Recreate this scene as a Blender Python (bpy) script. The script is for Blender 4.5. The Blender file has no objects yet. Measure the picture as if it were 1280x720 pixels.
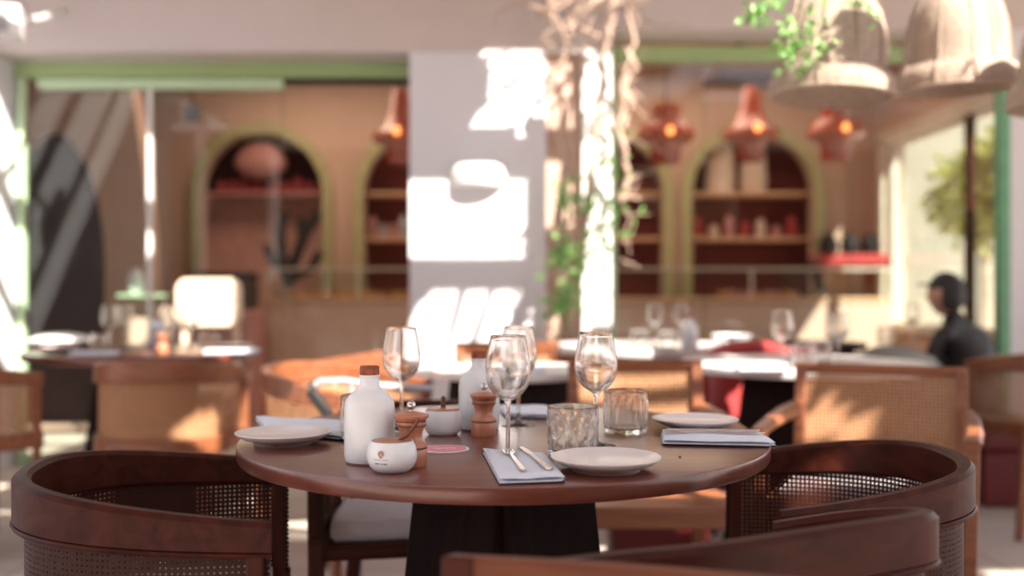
import bpy, bmesh, math, random
from mathutils import Vector, Matrix
random.seed(7)
PI = math.pi
sc = bpy.context.scene
COL = sc.collection
# ---------------------------------------------------------------- camera
F = 35.0 / 36.0 * 1280.0
ZC = 1.023
cam = bpy.data.cameras.new('camera'); camo = bpy.data.objects.new('camera', cam); COL.objects.link(camo)
camo.location = (0, 0, ZC); camo.rotation_euler = (PI / 2, 0, 0)
cam.lens = 35; cam.sensor_width = 36; cam.clip_end = 200
cam.dof.use_dof = True; cam.dof.focus_distance = 1.58; cam.dof.aperture_fstop = 1.6
sc.camera = camo
# ---------------------------------------------------------------- exposure, sky, sun
sc.view_settings.view_transform = 'Standard'; sc.view_settings.look = 'None'
sc.view_settings.gamma = 1.0; sc.view_settings.use_curve_mapping = False
sc.view_settings.exposure = 0.22
sc.cycles.use_denoising = True
sc.cycles.max_bounces = 14; sc.cycles.transparent_max_bounces = 24
sc.cycles.sample_clamp_indirect = 6.0; sc.cycles.caustics_refractive = False; sc.cycles.caustics_reflective = False
SKY = 1.7
SUNDIR = Vector((-0.65, 0.9, -1.0))
SUN_E = 16.0
w = bpy.data.worlds.new('sky'); sc.world = w; w.use_nodes = True
nt = w.node_tree; nt.nodes.clear()
wo = nt.nodes.new('ShaderNodeOutputWorld'); bg = nt.nodes.new('ShaderNodeBackground')
tc = nt.nodes.new('ShaderNodeTexCoord'); sx = nt.nodes.new('ShaderNodeSeparateXYZ'); rp = nt.nodes.new('ShaderNodeValToRGB')
rp.color_ramp.elements[0].position = 0.0; rp.color_ramp.elements[0].color = (0.95, 0.87, 0.84, 1)
rp.color_ramp.elements[1].position = 0.5; rp.color_ramp.elements[1].color = (0.68, 0.81, 1.0, 1)
nt.links.new(tc.outputs['Generated'], sx.inputs[0]); nt.links.new(sx.outputs['Z'], rp.inputs[0])
nt.links.new(rp.outputs[0], bg.inputs[0]); nt.links.new(bg.outputs[0], wo.inputs[0]); bg.inputs[1].default_value = SKY
sl = bpy.data.lights.new('sun', 'SUN'); sl.energy = SUN_E; sl.angle = math.radians(0.6); sl.color = (1.0, 0.92, 0.80)
so = bpy.data.objects.new('sun', sl); COL.objects.link(so); so.rotation_euler = SUNDIR.to_track_quat('-Z', 'Y').to_euler()
def area(name, loc, sx_, sy_, e, col, rot=(0, 0, 0)):
    l = bpy.data.lights.new(name, 'AREA'); l.shape = 'RECTANGLE'; l.size = sx_; l.size_y = sy_; l.energy = e; l.color = col
    o = bpy.data.objects.new(name, l); COL.objects.link(o); o.location = loc; o.rotation_euler = rot; return o
area('cafe_ceiling_light', (-1.6, 7.3, 2.84), 1.2, 1.2, 26, (1.0, 0.72, 0.55))
area('cafe_ceiling_light', (1.3, 7.3, 2.84), 1.8, 1.2, 36, (1.0, 0.72, 0.55))

# ---------------------------------------------------------------- helpers
def P(px, py, D):
    return Vector(((px - 640) / F * D, D, ZC - (py - 360) / F * D))
def X(px, D): return (px - 640) / F * D
def Z(py, D): return ZC - (py - 360) / F * D

class MB:
    def __init__(s): s.v = []; s.f = []; s.uv = {}
    def add(s, vs, fs, uvs=None):
        n = len(s.v); s.v += [tuple(v) for v in vs]
        for i, f in enumerate(fs):
            if uvs: s.uv[len(s.f)] = uvs[i]
            s.f.append(tuple(a + n for a in f))
        return s
    def box(s, c, d, rz=0, taper=None, M=None):
        x, y, z = d[0] / 2, d[1] / 2, d[2] / 2
        t = taper or 1.0
        vs = []
        for k, (zz, q) in enumerate(((-z, t), (z, 1.0))):
            for (a, b) in ((-x, -y), (x, -y), (x, y), (-x, y)): vs.append(Vector((a * q, b * q, zz)))
        R = M or Matrix.Rotation(rz, 3, 'Z')
        vs = [R @ v + Vector(c) for v in vs]
        return s.add(vs, [(3, 2, 1, 0), (4, 5, 6, 7), (0, 1, 5, 4), (1, 2, 6, 5), (2, 3, 7, 6), (3, 0, 4, 7)])
    def beam(s, a, b, wd, ht, up=(0, 0, 1), t=1.0):
        a, b = Vector(a), Vector(b); d = (b - a).normalized(); u = Vector(up)
        if abs(d.dot(u)) > .95: u = Vector((0, 1, 0))
        r = d.cross(u).normalized(); u = r.cross(d).normalized()
        vs = []
        for p, q in ((a, 1.0), (b, t)):
            for i, j in ((-1, -1), (1, -1), (1, 1), (-1, 1)): vs.append(p + r * wd / 2 * i * q + u * ht / 2 * j * q)
        return s.add(vs, [(0, 1, 2, 3), (7, 6, 5, 4), (1, 0, 4, 5), (2, 1, 5, 6), (3, 2, 6, 7), (0, 3, 7, 4)])
    def lathe(s, prof, c=(0, 0, 0), seg=32, M=None, ripple=None, closed=False):
        vs, fs = [], []; c = Vector(c); n = len(prof)
        for i in range(seg):
            a = 2 * PI * i / seg
            for (r, z) in prof:
                rr = r + (ripple(a, z, r) if ripple else 0)
                v = Vector((rr * math.cos(a), rr * math.sin(a), z))
                vs.append((M @ v if M else v) + c)
        for i in range(seg):
            j = (i + 1) % seg
            for k in range(n if closed else n - 1):
                k2 = (k + 1) % n
                fs.append((i * n + k, j * n + k, j * n + k2, i * n + k2))
        if not closed:
            if prof[0][0] > 1e-5: fs.append(tuple(i * n for i in range(seg))[::-1])
            if prof[-1][0] > 1e-5: fs.append(tuple(i * n + n - 1 for i in range(seg)))
        return s.add(vs, fs)
    def tube(s, pts, r, seg=8, r2=None):
        pts = [Vector(p) for p in pts]; n = len(pts); vs, fs = [], []
        prev = None
        for i, p in enumerate(pts):
            d = (pts[min(i + 1, n - 1)] - pts[max(i - 1, 0)]).normalized()
            if prev is None:
                u = Vector((0, 0, 1)) if abs(d.z) < .9 else Vector((1, 0, 0))
            else: u = prev
            a = d.cross(u).normalized(); b = a.cross(d).normalized(); prev = b
            rr = r[i] if isinstance(r, (list, tuple)) else (r + ((r2 if r2 is not None else r) - r) * i / (n - 1))
            for k in range(seg):
                t = 2 * PI * k / seg; vs.append(p + a * math.cos(t) * rr + b * math.sin(t) * rr)
        for i in range(n - 1):
            for k in range(seg):
                k2 = (k + 1) % seg; fs.append((i * seg + k, i * seg + k2, (i + 1) * seg + k2, (i + 1) * seg + k))
        fs.append(tuple(range(seg))[::-1]); fs.append(tuple((n - 1) * seg + k for k in range(seg)))
        return s.add(vs, fs)
    def band(s, path, tops, bots, th, bev=.006, lean=0.0):
        """vertical board following a plan path; rounded top and bottom edges"""
        n = len(path); vs, fs = [], []; L = 0; m = 8
        for i in range(n):
            p = Vector(path[i]).to_2d(); d = (Vector(path[min(i + 1, n - 1)]).to_2d() - Vector(path[max(i - 1, 0)]).to_2d()).normalized()
            nn = Vector((d.y, -d.x)); h = th / 2; t, b = tops[i], bots[i]
            for (o, z) in ((-h, b + bev), (-h + bev, b), (h - bev, b), (h, b + bev), (h, t - bev), (h - bev, t), (-h + bev, t), (-h, t - bev)):
                q = p + nn * (o + lean * (z - b)); vs.append((q.x, q.y, z))
        for i in range(n - 1):
            for k in range(m):
                k2 = (k + 1) % m; fs.append((i * m + k, i * m + k2, (i + 1) * m + k2, (i + 1) * m + k))
        fs.append(tuple(range(m))[::-1]); fs.append(tuple((n - 1) * m + k for k in range(m)))
        return s.add(vs, fs)
    def sheet(s, path, tops, bots, off=0):
        """woven sheet with uv in metres"""
        n = len(path); vs, fs, uv = [], [], []; L = 0; Ls = []
        for i in range(n):
            p = Vector(path[i]).to_2d()
            if i: L += (p - Vector(path[i - 1]).to_2d()).length
            Ls.append(L); vs += [(p.x, p.y, bots[i]), (p.x, p.y, tops[i])]
        for i in range(n - 1):
            fs.append((2 * i, 2 * i + 2, 2 * i + 3, 2 * i + 1))
            uv.append([(Ls[i], bots[i]), (Ls[i + 1], bots[i + 1]), (Ls[i + 1], tops[i + 1]), (Ls[i], tops[i])])
        return s.add(vs, fs, uv)
    def prism(s, poly, z0, z1, bev=0.0):
        n = len(poly); c = sum((Vector(p).to_2d() for p in poly), Vector((0, 0))) / n
        rings = [(z0, bev), (z0 + bev, 0), (z1 - bev, 0), (z1, bev)] if bev else [(z0, 0), (z1, 0)]
        vs = []
        for z, b in rings:
            for p in poly:
                p = Vector(p).to_2d(); d = (p - c); q = p - d.normalized() * b if b else p; vs.append((q.x, q.y, z))
        fs = [tuple(range(n))[::-1], tuple((len(rings) - 1) * n + k for k in range(n))]
        for r in range(len(rings) - 1):
            for k in range(n):
                k2 = (k + 1) % n; fs.append((r * n + k, r * n + k2, (r + 1) * n + k2, (r + 1) * n + k))
        return s.add(vs, fs)
    def leaf(s, c, size, rnd=random, asp=.55):
        d = Vector((rnd.gauss(0, 1), rnd.gauss(0, 1), rnd.gauss(-.3, .7))).normalized()
        u = d.cross(Vector((rnd.gauss(0, 1), rnd.gauss(0, 1), rnd.gauss(0, 1)))).normalized(); nn = d.cross(u)
        c = Vector(c); w_ = size * asp / 2
        return s.add([c, c + d * size * .45 + u * w_ + nn * size * .08, c + d * size, c + d * size * .45 - u * w_ + nn * size * .08, c + d * size * .5],
                     [(0, 1, 4), (1, 2, 4), (2, 3, 4), (3, 0, 4)])
    def build(s, name, mat, parent=None, smooth=True, bevel=0, loc=None):
        me = bpy.data.meshes.new(name); me.from_pydata(s.v, [], s.f); me.validate(verbose=False)
        if s.uv:
            l = me.uv_layers.new(name='uv')
            for i, p in enumerate(me.polygons):
                if i in s.uv:
                    for k, li in enumerate(p.loop_indices): l.data[li].uv = s.uv[i][k]
        me.materials.append(mat)
        bm = bmesh.new(); bm.from_mesh(me)
        bmesh.ops.recalc_face_normals(bm, faces=bm.faces) if not s.uv else None
        bm.to_mesh(me); bm.free()
        if smooth:
            for p in me.polygons: p.use_smooth = True
            me.set_sharp_from_angle(angle=math.radians(38))
        o = bpy.data.objects.new(name, me); COL.objects.link(o)
        if parent: o.parent = parent
        if loc is not None: o.location = loc
        if bevel:
            b = o.modifiers.new('bevel', 'BEVEL'); b.width = bevel; b.segments = 2; b.limit_method = 'ANGLE'
        return o

def tag(o, label, cat, group=None, kind=None):
    o['label'] = label; o['category'] = cat
    if group: o['group'] = group
    if kind: o['kind'] = kind
    return o
def thing(name, label, cat, loc=(0, 0, 0), rz=0, group=None):
    o = bpy.data.objects.new(name, None); COL.objects.link(o); o.empty_display_size = .05
    o.location = loc; o.rotation_euler = (0, 0, rz)
    return tag(o, label, cat, group)
def struct(o): o['kind'] = 'structure'; return o
def dup(root, loc, rz=0, label=None, group=None, scale=None):
    def cp(o, par):
        c = o.copy(); COL.objects.link(c)
        if par: c.parent = par
        for ch in list(o.children): cp(ch, c)
        return c
    r = cp(root, None); r.location = loc; r.rotation_euler = (0, 0, rz)
    if scale: r.scale = (scale,) * 3
    if label: r['label'] = label
    if group: r['group'] = group
    return r
def plate(name, outer, holes, th, mat, M, kind=True, parent=None):
    """flat slab with holes: 2D filled curve, extruded, turned by M"""
    cu = bpy.data.curves.new(name, 'CURVE'); cu.dimensions = '2D'; cu.fill_mode = 'BOTH'; cu.extrude = th / 2
    for poly in [outer] + holes:
        sp = cu.splines.new('POLY'); sp.points.add(len(poly) - 1); sp.use_cyclic_u = True
        for i, (a, b) in enumerate(poly): sp.points[i].co = (a, b, 0, 1)
    t = bpy.data.objects.new('t', cu); COL.objects.link(t)
    dg = bpy.context.evaluated_depsgraph_get()
    me = bpy.data.meshes.new_from_object(t.evaluated_get(dg)); bpy.data.objects.remove(t); bpy.data.curves.remove(cu)
    me.transform(M); me.materials.clear(); me.materials.append(mat); me.name = name
    o = bpy.data.objects.new(name, me); COL.objects.link(o)
    if parent: o.parent = parent
    elif kind: struct(o)
    return o
def archpoly(xc, hw, z0, zt, n=24):
    zs = zt - hw
    return [(xc - hw, z0)] + [(xc - hw * math.cos(PI * i / n), zs + hw * math.sin(PI * i / n)) for i in range(n + 1)] + [(xc + hw, z0)]

# ---------------------------------------------------------------- materials
def newmat(name):
    m = bpy.data.materials.new(name); m.use_nodes = True
    return m, m.node_tree, m.node_tree.nodes['Principled BSDF']
def flat(name, col, rough=.6, metal=0, var=.12, scale=14, spec=.5, coat=0, bump=0, sheen=0):
    m, t, b = newmat(name)
    tc = t.nodes.new('ShaderNodeTexCoord'); n = t.nodes.new('ShaderNodeTexNoise'); n.inputs['Scale'].default_value = scale; n.inputs['Detail'].default_value = 5
    r = t.nodes.new('ShaderNodeValToRGB'); r.color_ramp.elements[0].position = .3; r.color_ramp.elements[1].position = .7
    r.color_ramp.elements[0].color = tuple(c * (1 - var) for c in col) + (1,); r.color_ramp.elements[1].color = tuple(min(1, c * (1 + var)) for c in col) + (1,)
    t.links.new(tc.outputs['Object'], n.inputs['Vector']); t.links.new(n.outputs['Fac'], r.inputs[0]); t.links.new(r.outputs[0], b.inputs['Base Color'])
    b.inputs['Roughness'].default_value = rough; b.inputs['Metallic'].default_value = metal
    b.inputs['Specular IOR Level'].default_value = spec; b.inputs['Coat Weight'].default_value = coat; b.inputs['Coat Roughness'].default_value = .15
    if sheen: b.inputs['Sheen Weight'].default_value = sheen
    if bump:
        bp = t.nodes.new('ShaderNodeBump'); bp.inputs['Strength'].default_value = bump; bp.inputs['Distance'].default_value = .01
        n2 = t.nodes.new('ShaderNodeTexNoise'); n2.inputs['Scale'].default_value = scale * 4; t.links.new(tc.outputs['Object'], n2.inputs['Vector'])
        t.links.new(n2.outputs['Fac'], bp.inputs['Height']); t.links.new(bp.outputs[0], b.inputs['Normal'])
    return m
def wood(name, c0, c1, rough=.4, coat=.15, axis='X', sc_=9, plank=None):
    m, t, b = newmat(name)
    tc = t.nodes.new('ShaderNodeTexCoord'); mp = t.nodes.new('ShaderNodeMapping')
    mp.inputs['Scale'].default_value = {'X': (1, 9, 9), 'Y': (9, 1, 9), 'Z': (9, 9, 1)}[axis]
    n = t.nodes.new('ShaderNodeTexNoise'); n.inputs['Scale'].default_value = sc_ * .35; n.inputs['Detail'].default_value = 7; n.inputs['Distortion'].default_value = 1.2
    r = t.nodes.new('ShaderNodeValToRGB'); r.color_ramp.elements[0].position = .3; r.color_ramp.elements[1].position = .72
    r.color_ramp.elements[0].color = c0 + (1,); r.color_ramp.elements[1].color = c1 + (1,)
    t.links.new(tc.outputs['Object'], mp.inputs[0]); t.links.new(mp.outputs[0], n.inputs['Vector']); t.links.new(n.outputs['Fac'], r.inputs[0])
    out = r.outputs[0]
    if plank:
        sp = t.nodes.new('ShaderNodeSeparateXYZ'); t.links.new(tc.outputs['Object'], sp.inputs[0])
        a = t.nodes.new('ShaderNodeMath'); a.operation = 'DIVIDE'; a.inputs[1].default_value = plank; t.links.new(sp.outputs['X'], a.inputs[0])
        fl = t.nodes.new('ShaderNodeMath'); fl.operation = 'FLOOR'; t.links.new(a.outputs[0], fl.inputs[0])
        wn = t.nodes.new('ShaderNodeTexWhiteNoise'); wn.noise_dimensions = '1D'; t.links.new(fl.outputs[0], wn.inputs['W'])
        mr = t.nodes.new('ShaderNodeMapRange'); mr.inputs['To Min'].default_value = .72; mr.inputs['To Max'].default_value = 1.35; t.links.new(wn.outputs['Value'], mr.inputs[0])
        mx = t.nodes.new('ShaderNodeVectorMath'); mx.operation = 'SCALE'; t.links.new(out, mx.inputs[0]); t.links.new(mr.outputs[0], mx.inputs['Scale']); out = mx.outputs[0]
    t.links.new(out, b.inputs['Base Color']); b.inputs['Roughness'].default_value = rough; b.inputs['Specular IOR Level'].default_value = .5 if coat else .16
    b.inputs['Coat Weight'].default_value = coat; b.inputs['Coat Roughness'].default_value = .25
    bp = t.nodes.new('ShaderNodeBump'); bp.inputs['Strength'].default_value = .12; bp.inputs['Distance'].default_value = .003
    t.links.new(n.outputs['Fac'], bp.inputs['Height']); t.links.new(bp.outputs[0], b.inputs['Normal'])
    return m
def cane(name, c0, c1, pitch=.0085, hole=.52, open_=True):
    m, t, b = newmat(name)
    uv = t.nodes.new('ShaderNodeTexCoord'); sp = t.nodes.new('ShaderNodeSeparateXYZ'); t.links.new(uv.outputs['UV'], sp.inputs[0])
    ms = []
    for ax in 'XY':
        d = t.nodes.new('ShaderNodeMath'); d.operation = 'DIVIDE'; d.inputs[1].default_value = pitch; t.links.new(sp.outputs[ax], d.inputs[0])
        f = t.nodes.new('ShaderNodeMath'); f.operation = 'FRACT'; t.links.new(d.outputs[0], f.inputs[0])
        l = t.nodes.new('ShaderNodeMath'); l.operation = 'LESS_THAN'; l.inputs[1].default_value = hole; t.links.new(f.outputs[0], l.inputs[0]); ms.append(l)
    mu = t.nodes.new('ShaderNodeMath'); mu.operation = 'MULTIPLY'; t.links.new(ms[0].outputs[0], mu.inputs[0]); t.links.new(ms[1].outputs[0], mu.inputs[1])
    n = t.nodes.new('ShaderNodeTexNoise'); n.inputs['Scale'].default_value = 60; t.links.new(uv.outputs['UV'], n.inputs['Vector'])
    r = t.nodes.new('ShaderNodeValToRGB'); r.color_ramp.elements[0].color = c0 + (1,); r.color_ramp.elements[1].color = c1 + (1,)
    t.links.new(n.outputs['Fac'], r.inputs[0]); t.links.new(r.outputs[0], b.inputs['Base Color']); b.inputs['Roughness'].default_value = .5; b.inputs['Specular IOR Level'].default_value = .2
    tr = t.nodes.new('ShaderNodeBsdfTransparent'); mix = t.nodes.new('ShaderNodeMixShader')
    t.links.new(mu.outputs[0], mix.inputs[0]); t.links.new(b.outputs[0], mix.inputs[1]); t.links.new(tr.outputs[0], mix.inputs[2])
    t.links.new(mix.outputs[0], t.nodes['Material Output'].inputs[0])
    return m
def pane_mat(name, tint=(.93, .97, .95)):
    m = bpy.data.materials.new(name); m.use_nodes = True; t = m.node_tree; t.nodes.clear()
    o = t.nodes.new('ShaderNodeOutputMaterial'); tr = t.nodes.new('ShaderNodeBsdfTransparent'); g = t.nodes.new('ShaderNodeBsdfGlossy')
    tr.inputs[0].default_value = tint + (1,); g.inputs['Roughness'].default_value = 0.02
    fr = t.nodes.new('ShaderNodeFresnel'); ge = t.nodes.new('ShaderNodeNewGeometry'); io = t.nodes.new('ShaderNodeMapRange'); io.inputs['To Min'].default_value = 1.5; io.inputs['To Max'].default_value = 1 / 1.5
    t.links.new(ge.outputs['Backfacing'], io.inputs[0]); t.links.new(io.outputs[0], fr.inputs[0]); mx = t.nodes.new('ShaderNodeMixShader')
    t.links.new(fr.outputs[0], mx.inputs[0]); t.links.new(tr.outputs[0], mx.inputs[1]); t.links.new(g.outputs[0], mx.inputs[2]); t.links.new(mx.outputs[0], o.inputs[0])
    return m
def glass(name):
    m, t, b = newmat(name); b.inputs['Transmission Weight'].default_value = 1; b.inputs['Roughness'].default_value = 0
    tr = t.nodes.new('ShaderNodeBsdfTransparent'); mx = t.nodes.new('ShaderNodeMixShader'); mx.inputs[0].default_value = .2
    t.links.new(b.outputs[0], mx.inputs[1]); t.links.new(tr.outputs[0], mx.inputs[2]); t.links.new(mx.outputs[0], t.nodes['Material Output'].inputs[0])
    b.inputs['IOR'].default_value = 1.3; b.inputs['Base Color'].default_value = (.985, .985, .985, 1); return m
def emit(name, col, s):
    m, t, b = newmat(name); b.inputs['Base Color'].default_value = col + (1,); b.inputs['Emission Color'].default_value = col + (1,); b.inputs['Emission Strength'].default_value = s; return m
def brick(name):
    m, t, b = newmat(name); tc = t.nodes.new('ShaderNodeTexCoord'); n = t.nodes.new('ShaderNodeTexNoise'); n.inputs['Scale'].default_value = 5
    r = t.nodes.new('ShaderNodeValToRGB'); r.color_ramp.elements[0].color = (.42, .27, .21, 1); r.color_ramp.elements[1].color = (.62, .46, .38, 1)
    t.links.new(tc.outputs['Object'], n.inputs[0]); t.links.new(n.outputs[0], r.inputs[0]); t.links.new(r.outputs[0], b.inputs[0]); b.inputs['Roughness'].default_value = .8
    return m
def paving(name):
    m, t, b = newmat(name); tc = t.nodes.new('ShaderNodeTexCoord'); br = t.nodes.new('ShaderNodeTexBrick')
    br.inputs['Scale'].default_value = 1; br.inputs['Brick Width'].default_value = .6; br.inputs['Row Height'].default_value = .6; br.inputs['Mortar Size'].default_value = .006; br.offset = 0
    br.inputs['Color1'].default_value = (.50, .42, .37, 1); br.inputs['Color2'].default_value = (.56, .48, .42, 1); br.inputs['Mortar'].default_value = (.30, .25, .22, 1)
    n = t.nodes.new('ShaderNodeTexNoise'); n.inputs['Scale'].default_value = 3; n.inputs['Detail'].default_value = 8
    mr = t.nodes.new('ShaderNodeMapRange'); mr.inputs['To Min'].default_value = .75; mr.inputs['To Max'].default_value = 1.2
    mx = t.nodes.new('ShaderNodeVectorMath'); mx.operation = 'SCALE'
    t.links.new(tc.outputs['Object'], br.inputs[0]); t.links.new(tc.outputs['Object'], n.inputs[0]); t.links.new(n.outputs[0], mr.inputs[0])
    t.links.new(br.outputs[0], mx.inputs[0]); t.links.new(mr.outputs[0], mx.inputs['Scale']); t.links.new(mx.outputs[0], b.inputs[0]); b.inputs['Roughness'].default_value = .7
    return m
def wicker(name):
    m, t, b = newmat(name); tc = t.nodes.new('ShaderNodeTexCoord')
    w1 = t.nodes.new('ShaderNodeTexWave'); w1.bands_direction = 'Z'; w1.inputs['Scale'].default_value = 45; w1.inputs['Distortion'].default_value = 3; w1.inputs['Detail Scale'].default_value = 3
    n = t.nodes.new('ShaderNodeTexNoise'); n.inputs['Scale'].default_value = 60
    r = t.nodes.new('ShaderNodeValToRGB'); r.color_ramp.elements[0].color = (.16, .10, .07, 1); r.color_ramp.elements[1].color = (.60, .47, .38, 1); r.color_ramp.elements[0].position = .1; r.color_ramp.elements[1].position = .6
    ad = t.nodes.new('ShaderNodeMath'); ad.operation = 'MULTIPLY_ADD'; ad.inputs[1].default_value = .7; t.links.new(n.outputs[0], ad.inputs[0])
    sc2 = t.nodes.new('ShaderNodeMath'); sc2.operation = 'MULTIPLY'; sc2.inputs[1].default_value = .4; t.links.new(w1.outputs['Fac'], sc2.inputs[0]); t.links.new(sc2.outputs[0], ad.inputs[2])
    for q in (w1, n): t.links.new(tc.outputs['Object'], q.inputs[0])
    t.links.new(ad.outputs[0], r.inputs[0]); t.links.new(r.outputs[0], b.inputs[0]); b.inputs['Roughness'].default_value = .7
    bp = t.nodes.new('ShaderNodeBump'); bp.inputs['Strength'].default_value = .8; bp.inputs['Distance'].default_value = .004; t.links.new(ad.outputs[0], bp.inputs['Height']); t.links.new(bp.outputs[0], b.inputs['Normal'])
    tr = t.nodes.new('ShaderNodeBsdfTranslucent'); t.links.new(r.outputs[0], tr.inputs[0]); mx = t.nodes.new('ShaderNodeMixShader'); mx.inputs[0].default_value = .25
    t.links.new(b.outputs[0], mx.inputs[1]); t.links.new(tr.outputs[0], mx.inputs[2]); t.links.new(mx.outputs[0], t.nodes['Material Output'].inputs[0])
    return m
def leafmat(name, c0, c1):
    m, t, b = newmat(name); g = t.nodes.new('ShaderNodeNewGeometry'); r = t.nodes.new('ShaderNodeValToRGB')
    r.color_ramp.elements[0].color = c0 + (1,); r.color_ramp.elements[1].color = c1 + (1,)
    t.links.new(g.outputs['Random Per Island'], r.inputs[0]); t.links.new(r.outputs[0], b.inputs[0]); b.inputs['Roughness'].default_value = .5
    tr = t.nodes.new('ShaderNodeBsdfTranslucent'); t.links.new(r.outputs[0], tr.inputs[0]); mx = t.nodes.new('ShaderNodeMixShader'); mx.inputs[0].default_value = .35
    t.links.new(b.outputs[0], mx.inputs[1]); t.links.new(tr.outputs[0], mx.inputs[2]); t.links.new(mx.outputs[0], t.nodes['Material Output'].inputs[0]); return m

M = {}
M['top'] = wood('table_wood', (.10, .024, .014), (.19, .052, .032), rough=.28, coat=.55, axis='X', sc_=7)
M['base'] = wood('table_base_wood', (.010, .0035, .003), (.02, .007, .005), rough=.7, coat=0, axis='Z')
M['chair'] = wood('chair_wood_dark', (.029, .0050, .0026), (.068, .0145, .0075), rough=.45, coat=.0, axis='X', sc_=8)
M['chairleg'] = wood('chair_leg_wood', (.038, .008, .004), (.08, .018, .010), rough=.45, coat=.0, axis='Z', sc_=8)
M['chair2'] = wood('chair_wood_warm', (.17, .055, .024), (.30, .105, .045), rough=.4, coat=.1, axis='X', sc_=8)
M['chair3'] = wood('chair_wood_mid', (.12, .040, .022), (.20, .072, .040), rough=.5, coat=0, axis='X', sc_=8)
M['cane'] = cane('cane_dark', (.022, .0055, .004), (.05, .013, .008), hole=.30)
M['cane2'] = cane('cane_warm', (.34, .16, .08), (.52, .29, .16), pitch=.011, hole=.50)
M['cushion'] = flat('cushion_fabric', (.62, .55, .57), .9, scale=40, var=.06, sheen=.3, bump=.2)
M['ceramic'] = flat('white_ceramic', (.80, .83, .86), .28, var=.02, coat=.25)
M['plate'] = flat('cream_stoneware', (.80, .73, .71), .3, var=.03, coat=.3)
M['rim'] = flat('brown_glaze_rim', (.25, .14, .10), .4)
M['cork'] = flat('red_brown_cork', (.30, .085, .045), .8, scale=90, var=.3, bump=.4)
M['mill'] = wood('beech_orange', (.42, .155, .085), (.56, .23, .13), rough=.32, coat=.35, axis='Z', sc_=10)
M['milldark'] = flat('burnt_ring', (.14, .045, .025), .5)
M['lid'] = wood('lid_wood', (.36, .16, .10), (.50, .25, .16), rough=.4, axis='X')
M['steel'] = flat('steel', (.55, .5, .48), .22, metal=1, var=.03)
M['cutlery'] = flat('brushed_cutlery', (.80, .72, .68), .25, metal=1, var=.02)
M['napkin'] = flat('blue_white_linen', (.70, .74, .84), .9, var=.03, scale=60, sheen=.3, bump=.25)
M['glass'] = glass('clear_glass')
M['coaster'] = flat('pink_card', (.75, .28, .32), .7, var=.05)
M['coasterw'] = flat('white_card', (.85, .80, .78), .7)
M['ink'] = flat('dark_blue_ink', (.12, .12, .18), .6)
M['inkr'] = flat('terracotta_ink', (.55, .22, .17), .6)
M['wall'] = flat('white_plaster', (.73, .73, .785), .85, var=.025, scale=3, bump=.15)
M['fascia'] = flat('fascia_plaster', (.62, .55, .53), .85, var=.03, scale=3)
M['inwall'] = flat('pink_clay_plaster', (.56, .36, .28), .85, var=.05, scale=2)
M['niche'] = flat('oxblood_niche', (.20, .032, .022), .7, var=.1, scale=3)
M['darkbrown'] = flat('dark_brown_matte', (.035, .010, .009), .8, spec=.2)
M['nichepink'] = flat('dusty_pink_boards', (.62, .33, .28), .8)
M['street'] = flat('street_stucco', (.30, .25, .205), .9)
M['green'] = flat('sage_green_paint', (.36, .50, .24), .45, var=.03)
M['greenlt'] = flat('pale_green_track', (.50, .68, .45), .4, var=.03)
M['greendk'] = flat('emerald_post', (.14, .38, .22), .45)
M['olive'] = flat('olive_arch_trim', (.40, .35, .18), .7)
M['floor'] = paving('stone_paving')
M['brick'] = brick('sandy_brick')
M['pane'] = pane_mat('window_glass')
M['wicker'] = wicker('bleached_wicker')
M['leaf'] = leafmat('vine_leaf', (.10, .28, .06), (.36, .60, .22))
M['bark'] = flat('pale_vine_bark', (.46, .33, .26), .9, var=.2, scale=12, bump=.6)
M['counter'] = flat('pink_counter', (.62, .42, .34), .6, var=.04)
M['countertop'] = flat('pale_orange_top', (.72, .42, .26), .4)
M['black'] = flat('matt_black', (.012, .010, .010), .6)
M['red'] = flat('red_velvet', (.36, .025, .025), .8, sheen=.4)
M['salmon'] = flat('salmon_velvet', (.70, .25, .18), .85, sheen=.4)
M['amber'] = flat('red_amber_glass', (.42, .055, .022), .25, var=.1, coat=.5)
M['bulb'] = emit('warm_bulb', (1, .30, .08), 3)
M['white'] = flat('white_paint', (.78, .77, .76), .5, var=.02)
M['whitecloth'] = flat('white_stone_top', (.80, .77, .75), .35, var=.03)
M['grey'] = flat('grey_metal', (.42, .40, .42), .4, metal=.3)
M['skin'] = flat('skin', (.50, .27, .19), .55, var=.05)
M['pale'] = wood('pale_ash', (.76, .58, .43), (.86, .70, .55), rough=.45, axis='Z')
M['bread'] = flat('baked_crust', (.50, .22, .08), .7, var=.3)
M['pot'] = flat('terracotta_pot', (.46, .19, .12), .8)
M['shade_brown'] = flat('shade_canopy_brown', (.42, .33, .26), .9, var=.2)
M['frame'] = flat('beige_window_frame', (.66, .55, .47), .5)
M['pinkc'] = flat('dusty_pink_ceramic', (.50, .22, .20), .5)
M['beige'] = flat('beige_linen', (.66, .48, .38), .9)
M['darkred'] = flat('dark_red_leather', (.15, .012, .015), .45)

# ================================================================= THE SETTING
YF, YG = 5.5, 5.8
RX = 3.1; YB = 8.5
def sbox(name, x0, x1, y0, y1, z0, z1, mat, parent=None):
    o = MB().box(((x0 + x1) / 2, (y0 + y1) / 2, (z0 + z1) / 2), (x1 - x0, y1 - y0, z1 - z0)).build(name, mat, parent, smooth=False)
    if not parent: struct(o)
    return o
fl = sbox('floor', -14, 16, -9, 16, -.1, 0, M['floor'])
px = X
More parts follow.
